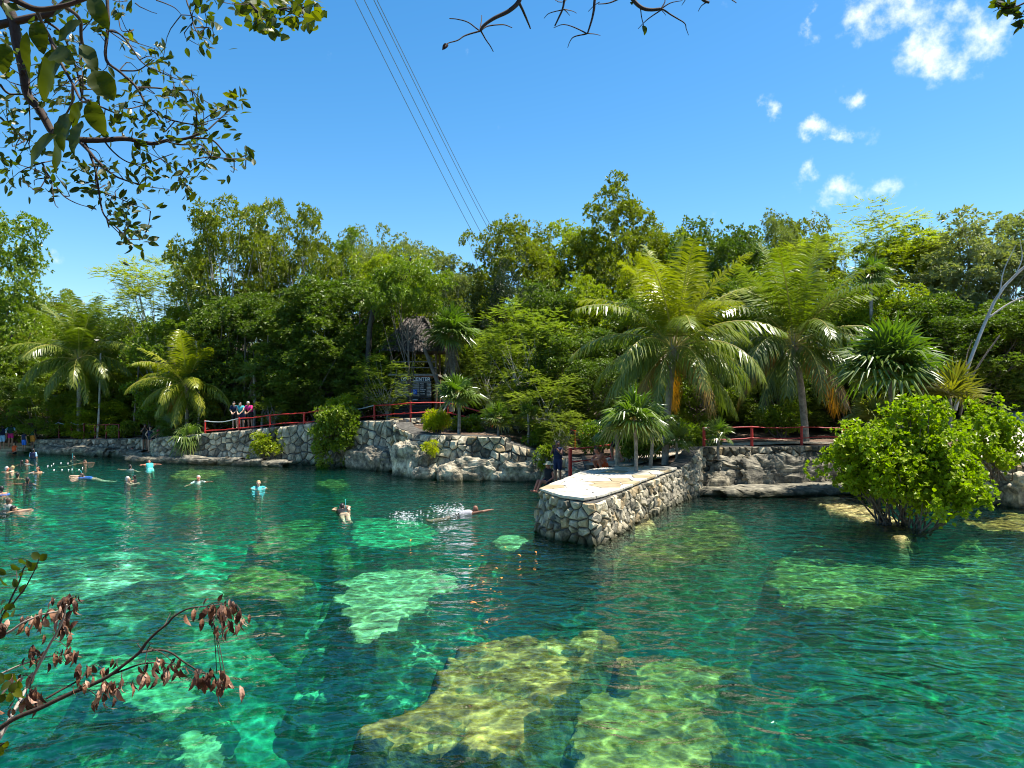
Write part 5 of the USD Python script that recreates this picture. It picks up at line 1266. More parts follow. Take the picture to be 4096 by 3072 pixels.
    for kind, c in wear:
        if kind in ('shorts', 'trunks'):
            ms = [m3.Manifold.batch_hull([ball(J['waist'] * .35 + J['pel'] * .65 - hs * .06, .105), ball(J['waist'] * .35 + J['pel'] * .65 + hs * .06, .105), ball(J['lhip'], .112), ball(J['rhip'], .112)])]
            k = .68 if kind == 'shorts' else .4
            ms += [chain([J[n + 'hip'], J[n + 'hip'] * (1 - k) + J[n + 'kn'] * k], [.112, .09]) for n in 'lr']
            shell('shorts', ms, c)
        elif kind == 'briefs':
            shell('swim_briefs', [m3.Manifold.batch_hull([ball(J['pel'] - hs * .07, .1), ball(J['pel'] + hs * .07, .1), ball(J['lhip'] - up * .03, .1), ball(J['rhip'] - up * .03, .1)])], c)
        elif kind in ('vest', 'shirt', 'swimsuit'):
            k = {'vest': .045, 'shirt': .022, 'swimsuit': .012}[kind]
            ms = [m3.Manifold.batch_hull([ball(J['lsh'] * .72 + J['chest'] * .28, .068 + k), ball(J['rsh'] * .72 + J['chest'] * .28, .068 + k), ball(J['chest'] + .03 * fw * (pose not in ('prone', 'crawl')), .105 + k), ball(J['waist'] - hs * .05, .088 + k), ball(J['waist'] + hs * .05, .088 + k)])]
            if kind == 'shirt': ms += [chain([J[n + 'sh'], J[n + 'sh'] * .35 + J[n + 'el'] * .65], [.074, .064]) for n in 'lr']
            if kind == 'swimsuit': ms += [m3.Manifold.batch_hull([ball(J['waist'], .11), ball(J['lhip'], .105), ball(J['rhip'], .105)])]
            shell({'vest': 'life_vest', 'shirt': 'shirt', 'swimsuit': 'swimsuit'}[kind], ms, c)
            if kind == 'vest':
                for z in (.3, .7):
                    a = J['waist'] * (1 - z) + J['chest'] * z
                    n = 18; an = np.linspace(0, 2 * math.pi, n)
                    sx = .175 if z > .5 else .16
                    part(t, 'strap', tube(np.stack([a[0] + sx * np.cos(an), a[1] + .15 * np.sin(an), a[2] + 0 * an], 1), .012, 4), M['black'])
        elif kind == 'top':
            shell('bikini_top', [m3.Manifold.batch_hull([ball(J['chest'] + hs * s * .07 + fw * .05, .075) for s in (-1, 1)])], c)
        elif kind == 'pack':
            b = J['chest'] * .75 + J['waist'] * .25 - fw * .17
            shell('backpack', [m3.Manifold.batch_hull([ball(b + np.array([x, y, z]), .06) for x in (-.1, .1) for y in (-.04, .03) for z in (-.17, .15)])], c)
        elif kind == 'ring':
            tr = trimesh.creation.torus(.3, .05, 28, 12); v = np.array(tr.vertices)
            part(t, 'swim_ring', (v + [0, .1, 1.33], tr.faces), cloth(c), True)
        elif kind == 'mask':
            e = trimesh.creation.box([.15, .035, .055]); part(t, 'dive_mask', (np.array(e.vertices) + H_ + hf * .1 + hup * .015, e.faces), M['black'])
            part(t, 'snorkel', tube(smooth_path([H_ + hs * .09 - hup * .06 + hf * .05, H_ + hs * .12 + hup * .05, H_ + hs * .12 + hup * .28], 8), .014, 6), cloth('turquoise'), True)
        elif kind == 'camera':
            e = trimesh.creation.box([.13, .06, .09]); part(t, 'camera', (np.array(e.vertices) + (J['lwr'] + J['rwr']) / 2 + fw * .06 + [0, 0, .09], e.faces), M['black'])
    return t


def stand(label, px, pyf, Y, rz, **k):
    p = at(px, pyf, Y); return person(label, p, rz, **k)


def swim(label, px, pyw, rz, depth=None, **k):
    p = onz(px, pyw, 0); pose = k.get('pose', 'float')
    z = {'prone': -.12, 'crawl': -.06, 'back': -.04}.get(pose, (-1.34 if pose == 'ring' else -1.405) * k.get('scale', 1))
    if depth is not None: z = depth
    k.setdefault('scale', .95)
    return person(label, (p[0], p[1], z), rz, **k)


SG, WG = None, None
# on the path at the far left (backs or sides to the camera: 180 faces us)
stand('bare chested person at the very left edge, on the path above the steps', 1, 429, 58, 200, skin=2, wear=[('trunks', 'brown')], hair='brown')
stand('long haired person in a brown swimsuit seen from behind, second from left on the path', 7.5, 431, 57.6, 10, skin=1, hair='black', long_hair=True, wear=[('briefs', 'brown'), ('top', 'brown')])
stand('bare backed person with a dark ponytail standing on the path beside the woman in brown', 12, 428.6, 58, 0, skin=2, hair='brown', long_hair=True, wear=[('trunks', 'brown')])
stand('person in a dark bikini stretching one arm left at the top of the steps', 18.3, 432.5, 57, 195, pose='reach', skin=2, hair='brown', wear=[('briefs', 'maroon'), ('top', 'black')])
stand('person in black shorts with folded arms looking down, right end of the path group', 24.6, 430, 58, 190, pose='crossed', skin=0, hair='brown', wear=[('shorts', 'black'), ('vest', 'black')])
stand('person in dark red standing behind the fence end at the top of the steps', 31.5, 440, 56.5, 170, skin=3, wear=[('shorts', 'black'), ('shirt', 'maroon')])
# on the steps
stand('person in a white shirt and pale blue shorts at the left end of the steps', 2, 449.5, 54.6, 30, skin=1, wear=[('shorts', 'paleblue'), ('shirt', 'white'), ('vest', 'navy')])
stand('person with a pink cap and dark green life vest on the middle of the steps', 10.5, 447.5, 55.0, 20, skin=1, hat='pink', pose='hips', wear=[('trunks', 'magenta'), ('vest', 'darkgreen'), ('shirt', 'paleblue')])
stand('child in a blue life vest standing on the lowest step', 23.8, 451.8, 54.4, 350, skin=1, scale=.85, wear=[('shorts', 'blue'), ('vest', 'navy')])
stand('person in orange shorts and dark green life vest on the lower steps', 32.3, 449.5, 54.8, 340, skin=3, wear=[('shorts', 'orange'), ('vest', 'darkgreen')])
swim('person in a navy life vest over pale blue sleeves standing waist deep by the steps', 33.2, 458, 0, pose='stand', depth=-1.02, skin=1, wear=[('shirt', 'paleblue'), ('vest', 'navy'), ('shorts', 'navy')])
stand('person in an orange red life vest sitting at the water edge below the steps', 14.6, 454.5, 54.0, 150, pose='sit', skin=1, wear=[('vest', 'redorange'), ('trunks', 'black')])
# wall, palms
stand('person in dark clothes raising a phone on the wall between the two left palms', 145, 450, 50.2, 200, pose='phone', skin=3, long_hair=True, wear=[('trunks', 'black'), ('shirt', 'black')])
stand('person in a navy swimsuit, hands on hips, left of the small wall palm', 150.2, 452.5, 49.9, 175, pose='hips', skin=0, wear=[('swimsuit', 'navy')], long_hair=True)
stand('person in a magenta top half hidden behind the small dark palm on the wall', 159.5, 451, 49.8, 160, skin=1, wear=[('shirt', 'magenta'), ('shorts', 'black')])
stand('person with a turquoise and navy backpack leaning on the red fence, left of three', 235, 429, 45.8, 185, pose='lean', skin=0, hair='black', wear=[('shirt', 'navy'), ('shorts', 'black'), ('pack', 'turquoise')])
stand('person in a turquoise and black vest at the red fence, middle of three', 242, 429.5, 45.6, 178, pose='lean', skin=0, hair='black', wear=[('vest', 'turquoise'), ('shorts', 'navy')])
stand('person in a magenta top leaning over the red fence, right of three', 250.3, 429, 45.4, 172, pose='lean', skin=1, hair='grey', wear=[('shirt', 'magenta'), ('shorts', 'black')])
# jetty
stand('person in a dark life vest taking a photograph beside the jetty', 558, 484, 30.5, 150, pose='phone', skin=3, hair='black', wear=[('vest', 'navy'), ('shorts', 'navy'), ('camera', 'black')])
stand('person in a straw sun hat and life vest sitting with the legs over the water', 549, 485, 29.0, 120, pose='sit', skin=2, hair='grey', hat='straw', wear=[('vest', 'black'), ('trunks', 'navy')])
stand('shirtless sunburnt person squatting behind the jetty, arms on the knees', 604, 471, 28.4, 120, pose='squat', skin=2, hair='brown', wear=[('trunks', 'redorange')])
stand('person in dark shorts walking behind the leaves of the jetty fan palms', 617, 462.5, 29.2, 80, pose='walk', skin=3, hair='black', wear=[('shorts', 'black'), ('shirt', 'black')])
# swimmers
swim('grey haired swimmer with a pink back at the left edge, holding a blond swimmer', 6.7, 470.5, 300, pose='hug', skin=2, hair='grey')
swim('blond swimmer held by the grey haired one at the left edge', 12.5, 471, 110, pose='hug', skin=0, hair='blond', scale=.92)
swim('dark haired swimmer in a black vest near the steps, left of a pair', 21.8, 463.5, 60, pose='float', skin=2, hair='black', wear=[('vest', 'black')])
swim('swimmer with a pink face close to the steps, right of a pair', 26.5, 463, 250, pose='hug', skin=2, hair='brown', wear=[('vest', 'grey')])
swim('dark haired swimmer sitting in a pale swim ring left of the small white balls', 38, 471.5, 180, pose='ring', skin=1, hair='black', long_hair=True, wear=[('ring', 'grey'), ('top', 'turquoise')])
swim('dark haired swimmer with spread arms below the blond pair at left', 17.5, 477, 10, pose='side', skin=1, hair='black')
swim('swimmer in a black vest reaching left, beneath the spread armed one', 27.5, 482, 20, pose='side', skin=2, hair='black', wear=[('vest', 'black')])
swim('swimmer with a bright blue float at the left picture edge', 1.5, 493, 60, pose='ring', skin=1, hair='black', wear=[('ring', 'blue')])
swim('swimmer in a grey and black vest, farther one of the pair at lower left', 8.5, 504, 330, pose='side', skin=1, hair='brown', wear=[('vest', 'grey')])
swim('dark haired swimmer with both arms stretched right, nearest one at lower left', 5.0, 510, 290, pose='prone', skin=1, hair='black', wear=[('vest', 'black')])
swim('dark snorkeller under the far left wall', 73.5, 459, 250, pose='float', skin=3, hair='black', wear=[('vest', 'black'), ('mask', 'black')])
swim('face down floating swimmer whose pale back shows near the far left wall', 81, 462.5, 270, pose='prone', skin=1, hair='brown', depth=-.1)
swim('snorkeller in a blue shirt lying flat on the green water left of centre', 87, 476, 100, pose='prone', skin=0, hair='brown', wear=[('shirt', 'blue'), ('mask', 'black')], depth=-.11)
swim('swimmer seen from behind in a grey and white vest with the left arm out', 130, 468.5, 5, pose='side', skin=0, hair='black', wear=[('vest', 'grey')])
swim('balding swimmer in a black vest carrying a child', 127.5, 481, 285, pose='hug', skin=0, hair='grey', wear=[('vest', 'black')])
swim('child with a white armband held by the balding swimmer', 134.5, 480, 100, pose='hug', skin=1, hair='black', scale=.75, wear=[('vest', 'black')])
swim('swimmer in a turquoise and white vest lying back near the wall gap', 149.5, 464, 215, pose='back', skin=2, hair='black', wear=[('vest', 'turquoise'), ('trunks', 'white')])
swim('long haired person standing chest deep against the wall under the phone user', 132, 456.5, 170, pose='hug', skin=2, hair='black', long_hair=True, depth=-1.0, wear=[('top', 'maroon')])
swim('grey haired swimmer in a white shirt with both arms spread, left of centre', 198.5, 480, 180, pose='side', skin=2, hair='grey', wear=[('shirt', 'white')])
swim('blond swimmer on a turquoise float in the middle of the pool', 258.5, 487, 200, pose='ring', skin=0, hair='blond', wear=[('shirt', 'turquoise')])
swim('snorkeller in a black vest, only the back and snorkel above water', 343, 509, 20, pose='prone', skin=0, hair='black', wear=[('vest', 'black'), ('mask', 'black')], depth=-.1)
swim('shaven headed swimmer in a grey life vest crawling towards the jetty', 468, 513, 282, pose='crawl', skin=3, hair=None, wear=[('vest', 'grey'), ('trunks', 'black')], depth=-.02)

# splash behind the crawling swimmer, small white balls and fallen leaves
rng = np.random.default_rng(19)
mb = MB()
for i in range(420):
    px = 466 - abs(rng.normal()) * 16 - 2; py = 512 + rng.normal() * 2.2
    if rng.random() < .25: px, py = 405 + rng.normal() * 8, 515 + rng.normal() * 2
    o = onz(px, py, 0) + [0, 0, abs(rng.normal()) * (.07 if px > 430 else .01)]
    e = trimesh.creation.icosphere(0, rng.uniform(.004, .014)); mb.add(np.array(e.vertices) * [2.6, 1.2, .6] + o, e.faces)
M['foam'] = mat('white_foam', {'p': ('principled_bsdf', dict(base_color=(.85, .88, .88), roughness=.2, transmission_weight=.25, ior=1.33))}, [])
single('splash', mb.get(), M['foam'], 'white splash of drops behind the crawling swimmer', None, smooth=True, kind='stuff')
for i, (a, b) in enumerate([(47.8, 465.8), (51.5, 465.2), (54, 469.3), (62, 469.2), (68.6, 469.6), (72, 469), (79, 469.2), (82.5, 467.6), (61, 462.6), (68, 463), (53.6, 463.4)]):
    e = trimesh.creation.icosphere(2, .03); single('float', (np.array(e.vertices) * [1, 1, .8] + onz(a, b, 0) + [0, 0, -.01], e.faces), M['white'], 'one of the small white balls scattered on the dark water by the far left wall', 'float', smooth=True, group='small white balls near the far left wall')  # slightly flattened white spheres at the waterline
M['dryleaf_orange'] = plain('orange_fallen_leaf', (.55, .22, .03), .6, .2, 10)
for i, (a, b) in enumerate([(482, 583), (491, 590), (502, 579), (486, 622), (472, 566), (498, 569), (517, 555), (535, 552), (506, 548), (470, 603), (600, 520), (546, 516), (412, 540), (480, 556)]):
    l = rng.uniform(.07, .13); v, f = round_leaf(l, l * .5, .04, 4, rng, .3)
    az = rng.uniform(0, 6.28)
    single('floating_leaf', (place(v, onz(a, b, 0) + [0, 0, .015], (math.cos(az), math.sin(az), 0), (0, 0, 1)), f), M['dryleaf_orange'], 'one of the orange fallen leaves drifting on the water left of the jetty', 'leaf', group='orange leaves drifting on the pool')

# ------------------------------------------------------------------ near branches overhanging the picture
M['twig'] = plain('dark_twig_bark', (.055, .04, .032), .8, .4, 25, .2, bump=.002, bscale=120)
M['paletwig'] = plain('pale_twig_bark', (.34, .29, .24), .8, .3, 25, .2, bump=.002, bscale=120)
NEAR = leaf_mat('near_small_leaf', (.035, .055, .01), (.11, .11, .012), .5, .4, .45, big=4)
NEARY = leaf_mat('near_yellow_leaf', (.09, .11, .01), (.2, .19, .02), .55, .4, .45, big=4)
BIG = leaf_mat('near_large_leaf', (.035, .05, .009), (.085, .1, .012), .5, .45, .4, tcol=(.3, .32, .04), big=5)
DRY = [plain('dry_brown_leaf', (.16, .075, .04), .65, .5, 30, .3), plain('dry_pale_leaf', (.38, .22, .15), .6, .4, 30, .35), plain('dry_dark_leaf', (.07, .032, .02), .7, .5, 30, .25)]


def Z1(x, y, Y): return at(x * .15068, y * .15068, Y)      # points read off a close look at the top left corner


def Z6(x, y, Y): return at(x * .13896, 537.5 + y * .13896, Y)   # ... at the bottom left corner


def near_branch(label, limb_paths, fn, Y, mat_, r0=.02, name='overhanging_branch', cat='branch'):
    rg = np.random.default_rng(abs(hash(label)) % 1000 if False else len(label))
    p0 = fn(*limb_paths[0][0][0], Y)
    t = thing(name, label, cat, p0)
    paths = []
    for i, (pts, ra, rb) in enumerate(limb_paths):
        dz = rg.uniform(-.25, .25) if i else 0
        q = np.array([fn(a, b, Y + dz * k / max(1, len(pts) - 1)) for k, (a, b) in enumerate(pts)])
        q = smooth_path(q, 6 * len(pts)) - p0
        q = q + .004 * Y / 3 * (fbm((q + p0) * 9, 2, i)[:, None] - .5) * 2
        part(t, 'limb' if i == 0 else 'twig', tube(q, np.linspace(ra, rb, len(q)), 6), mat_, True)
        paths.append(q)
    return t, p0, paths, rg


b1 = [([(-40, -60), (60, 60), (110, 250), (150, 450), (190, 640), (260, 730), (350, 880), (450, 915), (560, 932), (690, 930), (830, 920), (1000, 955), (1100, 935), (1250, 915), (1380, 860)], .026, .005),
      ([(-60, 190), (0, 165), (200, 120), (330, 90), (420, 30), (470, -30)], .02, .014), ([(710, -40), (715, 180), (705, 380), (790, 470), (900, 580), (990, 720), (1120, 790), (1300, 830)], .009, .003),
      ([(520, 930), (600, 1010), (650, 1070), (740, 1150), (830, 1200), (960, 1230)], .008, .003), ([(530, 500), (550, 640), (650, 700), (800, 760), (930, 800)], .006, .0025),
      ([(715, 200), (800, 230), (880, 330), (960, 430), (1040, 470)], .005, .002), ([(790, 470), (900, 470), (960, 440), (1010, 390)], .004, .002), ([(900, 580), (1040, 585), (1150, 600), (1270, 600)], .005, .002),
      ([(1100, 935), (1200, 960), (1330, 960), (1400, 1040)], .005, .002), ([(1250, 915), (1400, 930), (1500, 1020), (1560, 1060), (1640, 1020)], .005, .002), ([(1380, 860), (1480, 770), (1560, 700)], .004, .002),
      ([(560, 950), (640, 1150), (670, 1350), (700, 1430), (810, 1540), (860, 1600)], .006, .002), ([(700, 1430), (720, 1480), (722, 1512)], .003, .0015), ([(690, 930), (800, 1050), (930, 1090), (1150, 1020)], .004, .002),
      ([(650, 1070), (640, 1250), (800, 1320), (1000, 1400)], .004, .0015), ([(280, 1080), (340, 1180), (450, 1320), (640, 1395)], .005, .0015), ([(340, 1180), (355, 1330), (390, 1378)], .003, .0015),
      ([(0, 560), (60, 620), (190, 650), (200, 900)], .006, .002), ([(0, 780), (90, 850), (170, 930)], .005, .002), ([(300, 130), (430, 250), (520, 520), (545, 660)], .006, .004), ([(900, 20), (960, 60), (1040, 90)], .003, .0015), ([(1040, 0), (1150, 50), (1200, 100)], .003, .0015),
      ([(1235, -20), (1270, 100), (1290, 180), (1330, 240), (1370, 260)], .004, .002), ([(760, 60), (800, 180), (830, 210), (890, 195)], .003, .0015), ([(545, 150), (530, 330), (545, 500)], .004, .002)]
t1, o1, paths1, rg = near_branch('leafy branch hanging into the top left corner, with small leaves in tufts', b1, Z1, 3.6, M['twig'])
CL = [(840, 270), (910, 320), (1050, 330), (1040, 390), (1085, 380), (930, 480), (1060, 460), (1150, 490), (1230, 540), (1275, 595), (1140, 630), (1160, 670), (920, 570), (900, 700), (930, 760), (870, 850), (960, 790), (1000, 850), (1110, 700), (1230, 740), (1300, 760), (1380, 785), (1350, 830), (1090, 850),
      (1140, 870), (1290, 880), (1390, 880), (1220, 950), (1340, 960), (1290, 1030), (1400, 1050), (1350, 1140), (1550, 680), (1480, 730), (1590, 710), (1510, 770), (1570, 985), (1640, 1030), (1540, 1075), (1530, 1130), (960, 1000), (970, 1070), (930, 1030), (1120, 1110), (900, 1160), (930, 1210), (1000, 1150), (1180, 1200),
      (1250, 1215), (1150, 1260), (1240, 1270), (680, 1080), (600, 1110), (640, 1180), (720, 1150), (500, 1180), (540, 1230), (600, 1270), (680, 1230), (700, 1310), (790, 1250), (780, 1390), (840, 1350), (880, 1390), (770, 1420), (830, 1480), (900, 1530), (960, 1560), (950, 1590), (830, 1560), (860, 1620), (440, 1080),
      (370, 1160), (250, 1160), (300, 1250), (230, 1230), (130, 1180), (60, 1120), (80, 940), (130, 900), (60, 850), (190, 960), (100, 1000), (40, 700), (10, 720), (320, 680), (420, 700), (180, 730), (400, 560), (320, 560), (600, 130), (640, 200), (1340, 230), (1420, 250), (1320, 300), (1360, 140), (1290, 60), (1350, 40),
      (40, 1220), (20, 1060), (40, 480), (100, 420), (280, 420), (330, 300), (430, 330), (520, 290), (460, 230), (560, 60), (470, 60), (400, 30), (130, 180), (60, 250), (300, 200), (350, 640), (600, 560), (660, 600), (700, 640), (760, 700), (800, 820), (640, 860), (780, 60), (840, 10), (30, 330), (480, 450), (560, 420), (260, 500), (140, 620), (240, 640), (640, 500), (540, 560)]
nleaf, rest = 0, MB()
allp = np.vstack(paths1)
for cx, cy in CL:
    q = Z1(cx, cy, 3.6 + rg.uniform(-.3, .3)) - o1
    k = np.argmin(((allp - q) ** 2).sum(1)); a = allp[k]
    m = (a + q) / 2 + rg.normal(size=3) * .02
    part(t1, 'twig', tube(smooth_path([a, m, q], 6), [.003, .0028, .0025, .002, .0018, .0015], 4), M['twig'])
    ax0 = unit(q - a + rg.normal(size=3) * .02 + 1e-6)
    for j in range(int(rg.integers(7, 11))):
        l = rg.uniform(.036, .06)
        d = unit(ax0 * .7 + rg.normal(size=3) * [.75, .6, .6]); v, f = round_leaf(l, l * .42, .02, 4, rg, .08)
        w_ = place(v, q + rg.normal(size=3) * .03 + ax0 * rg.uniform(-.05, .03), d, unit(rg.normal(size=3) + [0, -.9, .35]))
        if nleaf < 300: part(t1, 'leaf', (w_, f), NEAR if rg.random() < .75 else NEARY); nleaf += 1
        else: rest.add(w_, f)
part(t1, 'small_leaves', rest.get(), NEAR, kind='stuff')

t2, o2, _, rg = near_branch('drooping twig with a dozen large wavy edged leaves, nearest in the top left corner', [([(-80, -40), (60, -20), (240, 60), (420, 40), (600, -20)], .008, .004), ([(240, 60), (330, 260), (400, 340)], .004, .003), ([(420, 40), (530, 130), (545, 280), (610, 460)], .004, .003), ([(330, 260), (480, 560), (540, 670), (590, 665)], .003, .002), ([(480, 560), (470, 700), (350, 880)], .003, .002)], Z1, 1.55, M['twig'])
for (x0, y0), (x1, y1), w in [((20, 60), (185, 45), 80), ((240, 135), (285, 355), 100), ((535, 132), (368, 275), 95), ((600, -30), (712, 185), 105), ((545, 285), (640, 475), 85), ((612, 470), (755, 665), 150), ((400, 320), (255, 665), 155), ((330, 340), (480, 400), 120), ((535, 675), (470, 860), 95),
                              ((592, 668), (690, 900), 115), ((500, 740), (328, 1140), 170), ((352, 885), (165, 1122), 120), ((40, 285), (10, 485), 110), ((170, 210), (180, 480), 70), ((520, 0), (335, 100), 80), ((10, 0), (80, 130), 90), ((430, 740), (400, 1000), 110), ((540, 800), (470, 1020), 110)]:
    Y = 1.55 + rg.uniform(-.12, .12)
    a, b = Z1(x0, y0, Y) - o2, Z1(x1, y1, Y + rg.uniform(-.05, .05)) - o2
    L = np.linalg.norm(b - a); v, f = round_leaf(L, w * .15068 * Y / FPX * 1.15, .09, 9, rg, .18)
    part(t2, 'large_leaf', (place(v, a, b - a, unit(np.array([rg.uniform(-.5, .5), -1, rg.uniform(-.1, .5)]))), f), BIG, True)

TL = [(x, y) for x, y in [(1640, 110), (1690, 160), (1735, 130), (1765, 170), (1800, 90), (1700, 60), (1660, 30), (1760, 40), (1820, 30), (1540, 20), (1480, 15), (1600, 10), (1840, 120), (1900, 60), (1950, 90), (1980, 30), (2020, 110), (2060, 60), (2100, 20), (2110, 90), (1930, 10), (1880, 150), (2050, 10), (1440, 30), (2000, 60), (1870, 20)]]
t3, o3, paths3, rg = near_branch('branch with round yellow green leaves along the top edge, left of the cables', [([(1400, -60), (1600, -30), (1720, 90), (1790, 95), (1880, 60), (2000, 55), (2080, 10)], .012, .004), ([(1720, 90), (1660, 60), (1600, 20)], .005, .002), ([(1880, 60), (1960, 100), (2020, 120)], .004, .002), ([(2000, 60), (2030, 150), (2010, 190)], .002, .001)], Z1, 4.2, M['twig'])
allp = np.vstack(paths3)
for cx, cy in TL:
    q = Z1(cx, cy, 4.2 + rg.uniform(-.3, .3)) - o3; a = allp[np.argmin(((allp - q) ** 2).sum(1))]
    part(t3, 'twig', tube(smooth_path([a, (a + q) / 2 + rg.normal(size=3) * .01, q], 5), .0022, 4), M['twig'])
    for j in range(5):
        l = rg.uniform(.05, .075); d = unit(rg.normal(size=3) * [1, .6, .6] + [0, 0, -.5]); v, f = round_leaf(l, l * .72, .02, 4, rg, .15)
        part(t3, 'leaf', (place(v, q + rg.normal(size=3) * .035, d, unit(rg.normal(size=3) + [0, -.8, .3])), f), NEARY if rg.random() < .65 else NEAR)


def ZT(x, y, Y): return at(325 + x * .1921, y * .1921, Y)


TW = {'bare forked twig hanging from the top edge right of the cables': [([(1018, -60), (1010, 5), (960, 55), (880, 95), (830, 130), (810, 160)], .018, .009), ([(810, 160), (755, 120), (690, 100), (650, 95)], .005, .003), ([(810, 160), (814, 120), (815, 80)], .005, .003), ([(810, 160), (850, 135), (925, 128), (975, 143)], .006, .003), ([(810, 160), (730, 185), (690, 210), (640, 225), (622, 245)], .006, .003), ([(810, 160), (840, 210), (875, 270)], .006, .003), ([(1010, 10), (1050, 90), (1070, 148)], .011, .005)],
      'short bare twig at the middle of the top edge, first right of the large fork': [([(1250, -50), (1245, 0), (1230, 60), (1197, 135)], .011, .005), ([(1246, 50), (1170, 68), (1140, 95)], .004, .002), ([(1246, 50), (1280, 55), (1310, 68)], .004, .002), ([(1246, 52), (1275, 80)], .004, .002), ([(1245, 10), (1265, -10)], .005, .003), ([(1235, 10), (1196, 3)], .004, .002)],
      'bare twig ending in three thin fingers at the top edge, centre': [([(1410, -50), (1405, 0), (1390, 90), (1365, 175)], .013, .006), ([(1365, 175), (1300, 140), (1240, 127), (1190, 145)], .005, .002), ([(1365, 175), (1300, 190), (1275, 215), (1263, 248)], .005, .002), ([(1365, 175), (1400, 178), (1433, 184)], .004, .002)],
      'curved bare branch with spidery twigs at the top edge right of centre': [([(1560, -60), (1605, 0), (1650, 40), (1700, 50), (1750, 45)], .016, .01), ([(1750, 45), (1770, 5), (1760, -30)], .005, .003), ([(1750, 45), (1800, 15), (1860, 3)], .005, .002), ([(1755, 48), (1680, 100), (1630, 150)], .005, .002), ([(1755, 45), (1820, 85), (1870, 120), (1880, 150), (1893, 183)], .006, .002), ([(1640, 30), (1655, 120), (1660, 135)], .004, .002), ([(1750, 45), (1774, 80)], .004, .002), ([(1430, 10), (1400, 30), (1370, 60)], .003, .002), ([(1540, -10), (1480, 15), (1420, 22)], .006, .003)],
      'small bare twig end at the top edge, far right of the bare ones': [([(1930, -50), (1970, 0), (2000, 14)], .013, .008), ([(1990, 10), (1960, 30), (1942, 60)], .004, .002), ([(1880, -10), (1857, 28)], .004, .002), ([(2090, -20), (2140, 15)], .005, .003)]}
for lab, lp in TW.items():
    tt, oo, _, rg = near_branch(lab, lp, ZT, 5.2, M['twig'], name='bare_twig')
    for (x, y, a, b, w) in ([(640, 225, 610, 258, 26)] if 'forked' in lab else [(1655, 130, 1668, 178, 30), (1590, 10, 1600, 25, 18)] if 'curved' in lab else []):
        p_, q_ = ZT(x, y, 5.2) - oo, ZT(a, b, 5.2) - oo; L = np.linalg.norm(q_ - p_)
        v, f = round_leaf(L, w * .1921 * 5.2 / FPX, .12, 5, rg, .3)
        part(tt, 'leaf', (place(v, p_, q_ - p_, (0.3, -1, .2)), f), DRY[2] if 'forked' in lab else NEAR)
t4, o4, p4, rg = near_branch('leafy twig tip poking into the top right corner', [([(1060, -20), (1030, 0), (1010, 8), (995, 3)], .008, .003), ([(1030, 0), (1022, 14), (1018, 24)], .004, .002)], lambda x, y, Y: at(x, y, Y), 4.5, M['twig'])
for cx, cy in [(1000, 2), (1004, 8), (1010, 5), (1012, 12), (1018, 10), (1019, 20), (1023, 16), (1022, 26), (998, 0), (1016, 2)]:
    q = at(cx, cy, 4.5) - o4
    for j in range(3):
        l = rg.uniform(.05, .07); v, f = round_leaf(l, l * .6, .03, 4, rg, .15)
        part(t4, 'leaf', (place(v, q, unit(rg.normal(size=3) * [1, .5, .6] + [0, 0, -.7]), unit(rg.normal(size=3) + [0, -.8, .3])), f), NEAR)

# dry branch at the bottom left
b6 = [([(-80, 1440), (0, 1370), (130, 1290), (280, 1230), (500, 1125), (700, 1040), (800, 985), (900, 910), (1000, 830), (1060, 750), (1130, 680), (1200, 625), (1250, 570), (1350, 512), (1440, 497), (1490, 495)], .0095, .0022),
      ([(1000, 830), (1080, 815), (1160, 810), (1250, 840), (1350, 910), (1440, 965), (1520, 985)], .005, .0025), ([(770, 1000), (880, 960), (1000, 915), (1090, 900), (1130, 900)], .004, .002), ([(330, 1160), (450, 1090), (560, 1030), (600, 1000), (640, 930)], .004, .002),
      ([(1490, 495), (1550, 490), (1620, 480), (1700, 490)], .003, .0015), ([(1490, 500), (1510, 540), (1540, 600)], .003, .0015), ([(1010, 800), (985, 770), (990, 765)], .002, .001), ([(1060, 820), (1080, 770), (1090, 765)], .002, .001), ([(850, 930), (840, 880), (870, 870)], .002, .001), ([(1170, 650), (1200, 600), (1230, 540)], .003, .001)]
t5, o5, p5, rg = near_branch('dark branch with hanging clumps of dry brown leaves across the bottom left', b6, Z6, 2.7, M['twig'], name='dry_branch')
C6 = [(1560, 480, 6), (1620, 480, 7), (1690, 490, 8), (1560, 590, 6), (1740, 560, 6), (1590, 620, 5), (1410, 540, 2), (1430, 980, 5), (1500, 1000, 6), (1560, 980, 6), (1600, 1030, 6), (1620, 990, 3), (1150, 900, 3), (1200, 910, 5), (1270, 920, 6), (1040, 960, 4), (1100, 970, 1), (730, 940, 6), (780, 1060, 6), (820, 1080, 6), (710, 1160, 3), (870, 1070, 4), (620, 930, 4), (590, 1060, 2)]
allp = np.vstack(p5)


def dry_clump(t, o, fn, Y, cx, cy, n, allp, rg, base=(60, 110)):
    q = fn(cx, cy, Y + rg.uniform(-.08, .08)) - o; a = allp[np.argmin(((allp - q) ** 2).sum(1))]
    part(t, 'stalk', tube(smooth_path([a, (a + q) / 2 + [0, 0, .01], q], 5), .0016, 4), M['twig'])
    for j in range(n + 2):
        l = rg.uniform(*base) * .13896 * Y / FPX * 1.1; v, f = round_leaf(l, l * rg.uniform(.3, .42), .1, 5, rg, .45)
        d = unit(np.array([rg.normal() * .35, rg.normal() * .35, -1]))
        part(t, 'dry_leaf', (place(v, q + rg.normal(size=3) * [.022, .02, .012], d, unit(rg.normal(size=3) * [.8, .3, .2] + [0, -.7, 0])), f), DRY[rg.choice(3, p=[.5, .2, .3])])


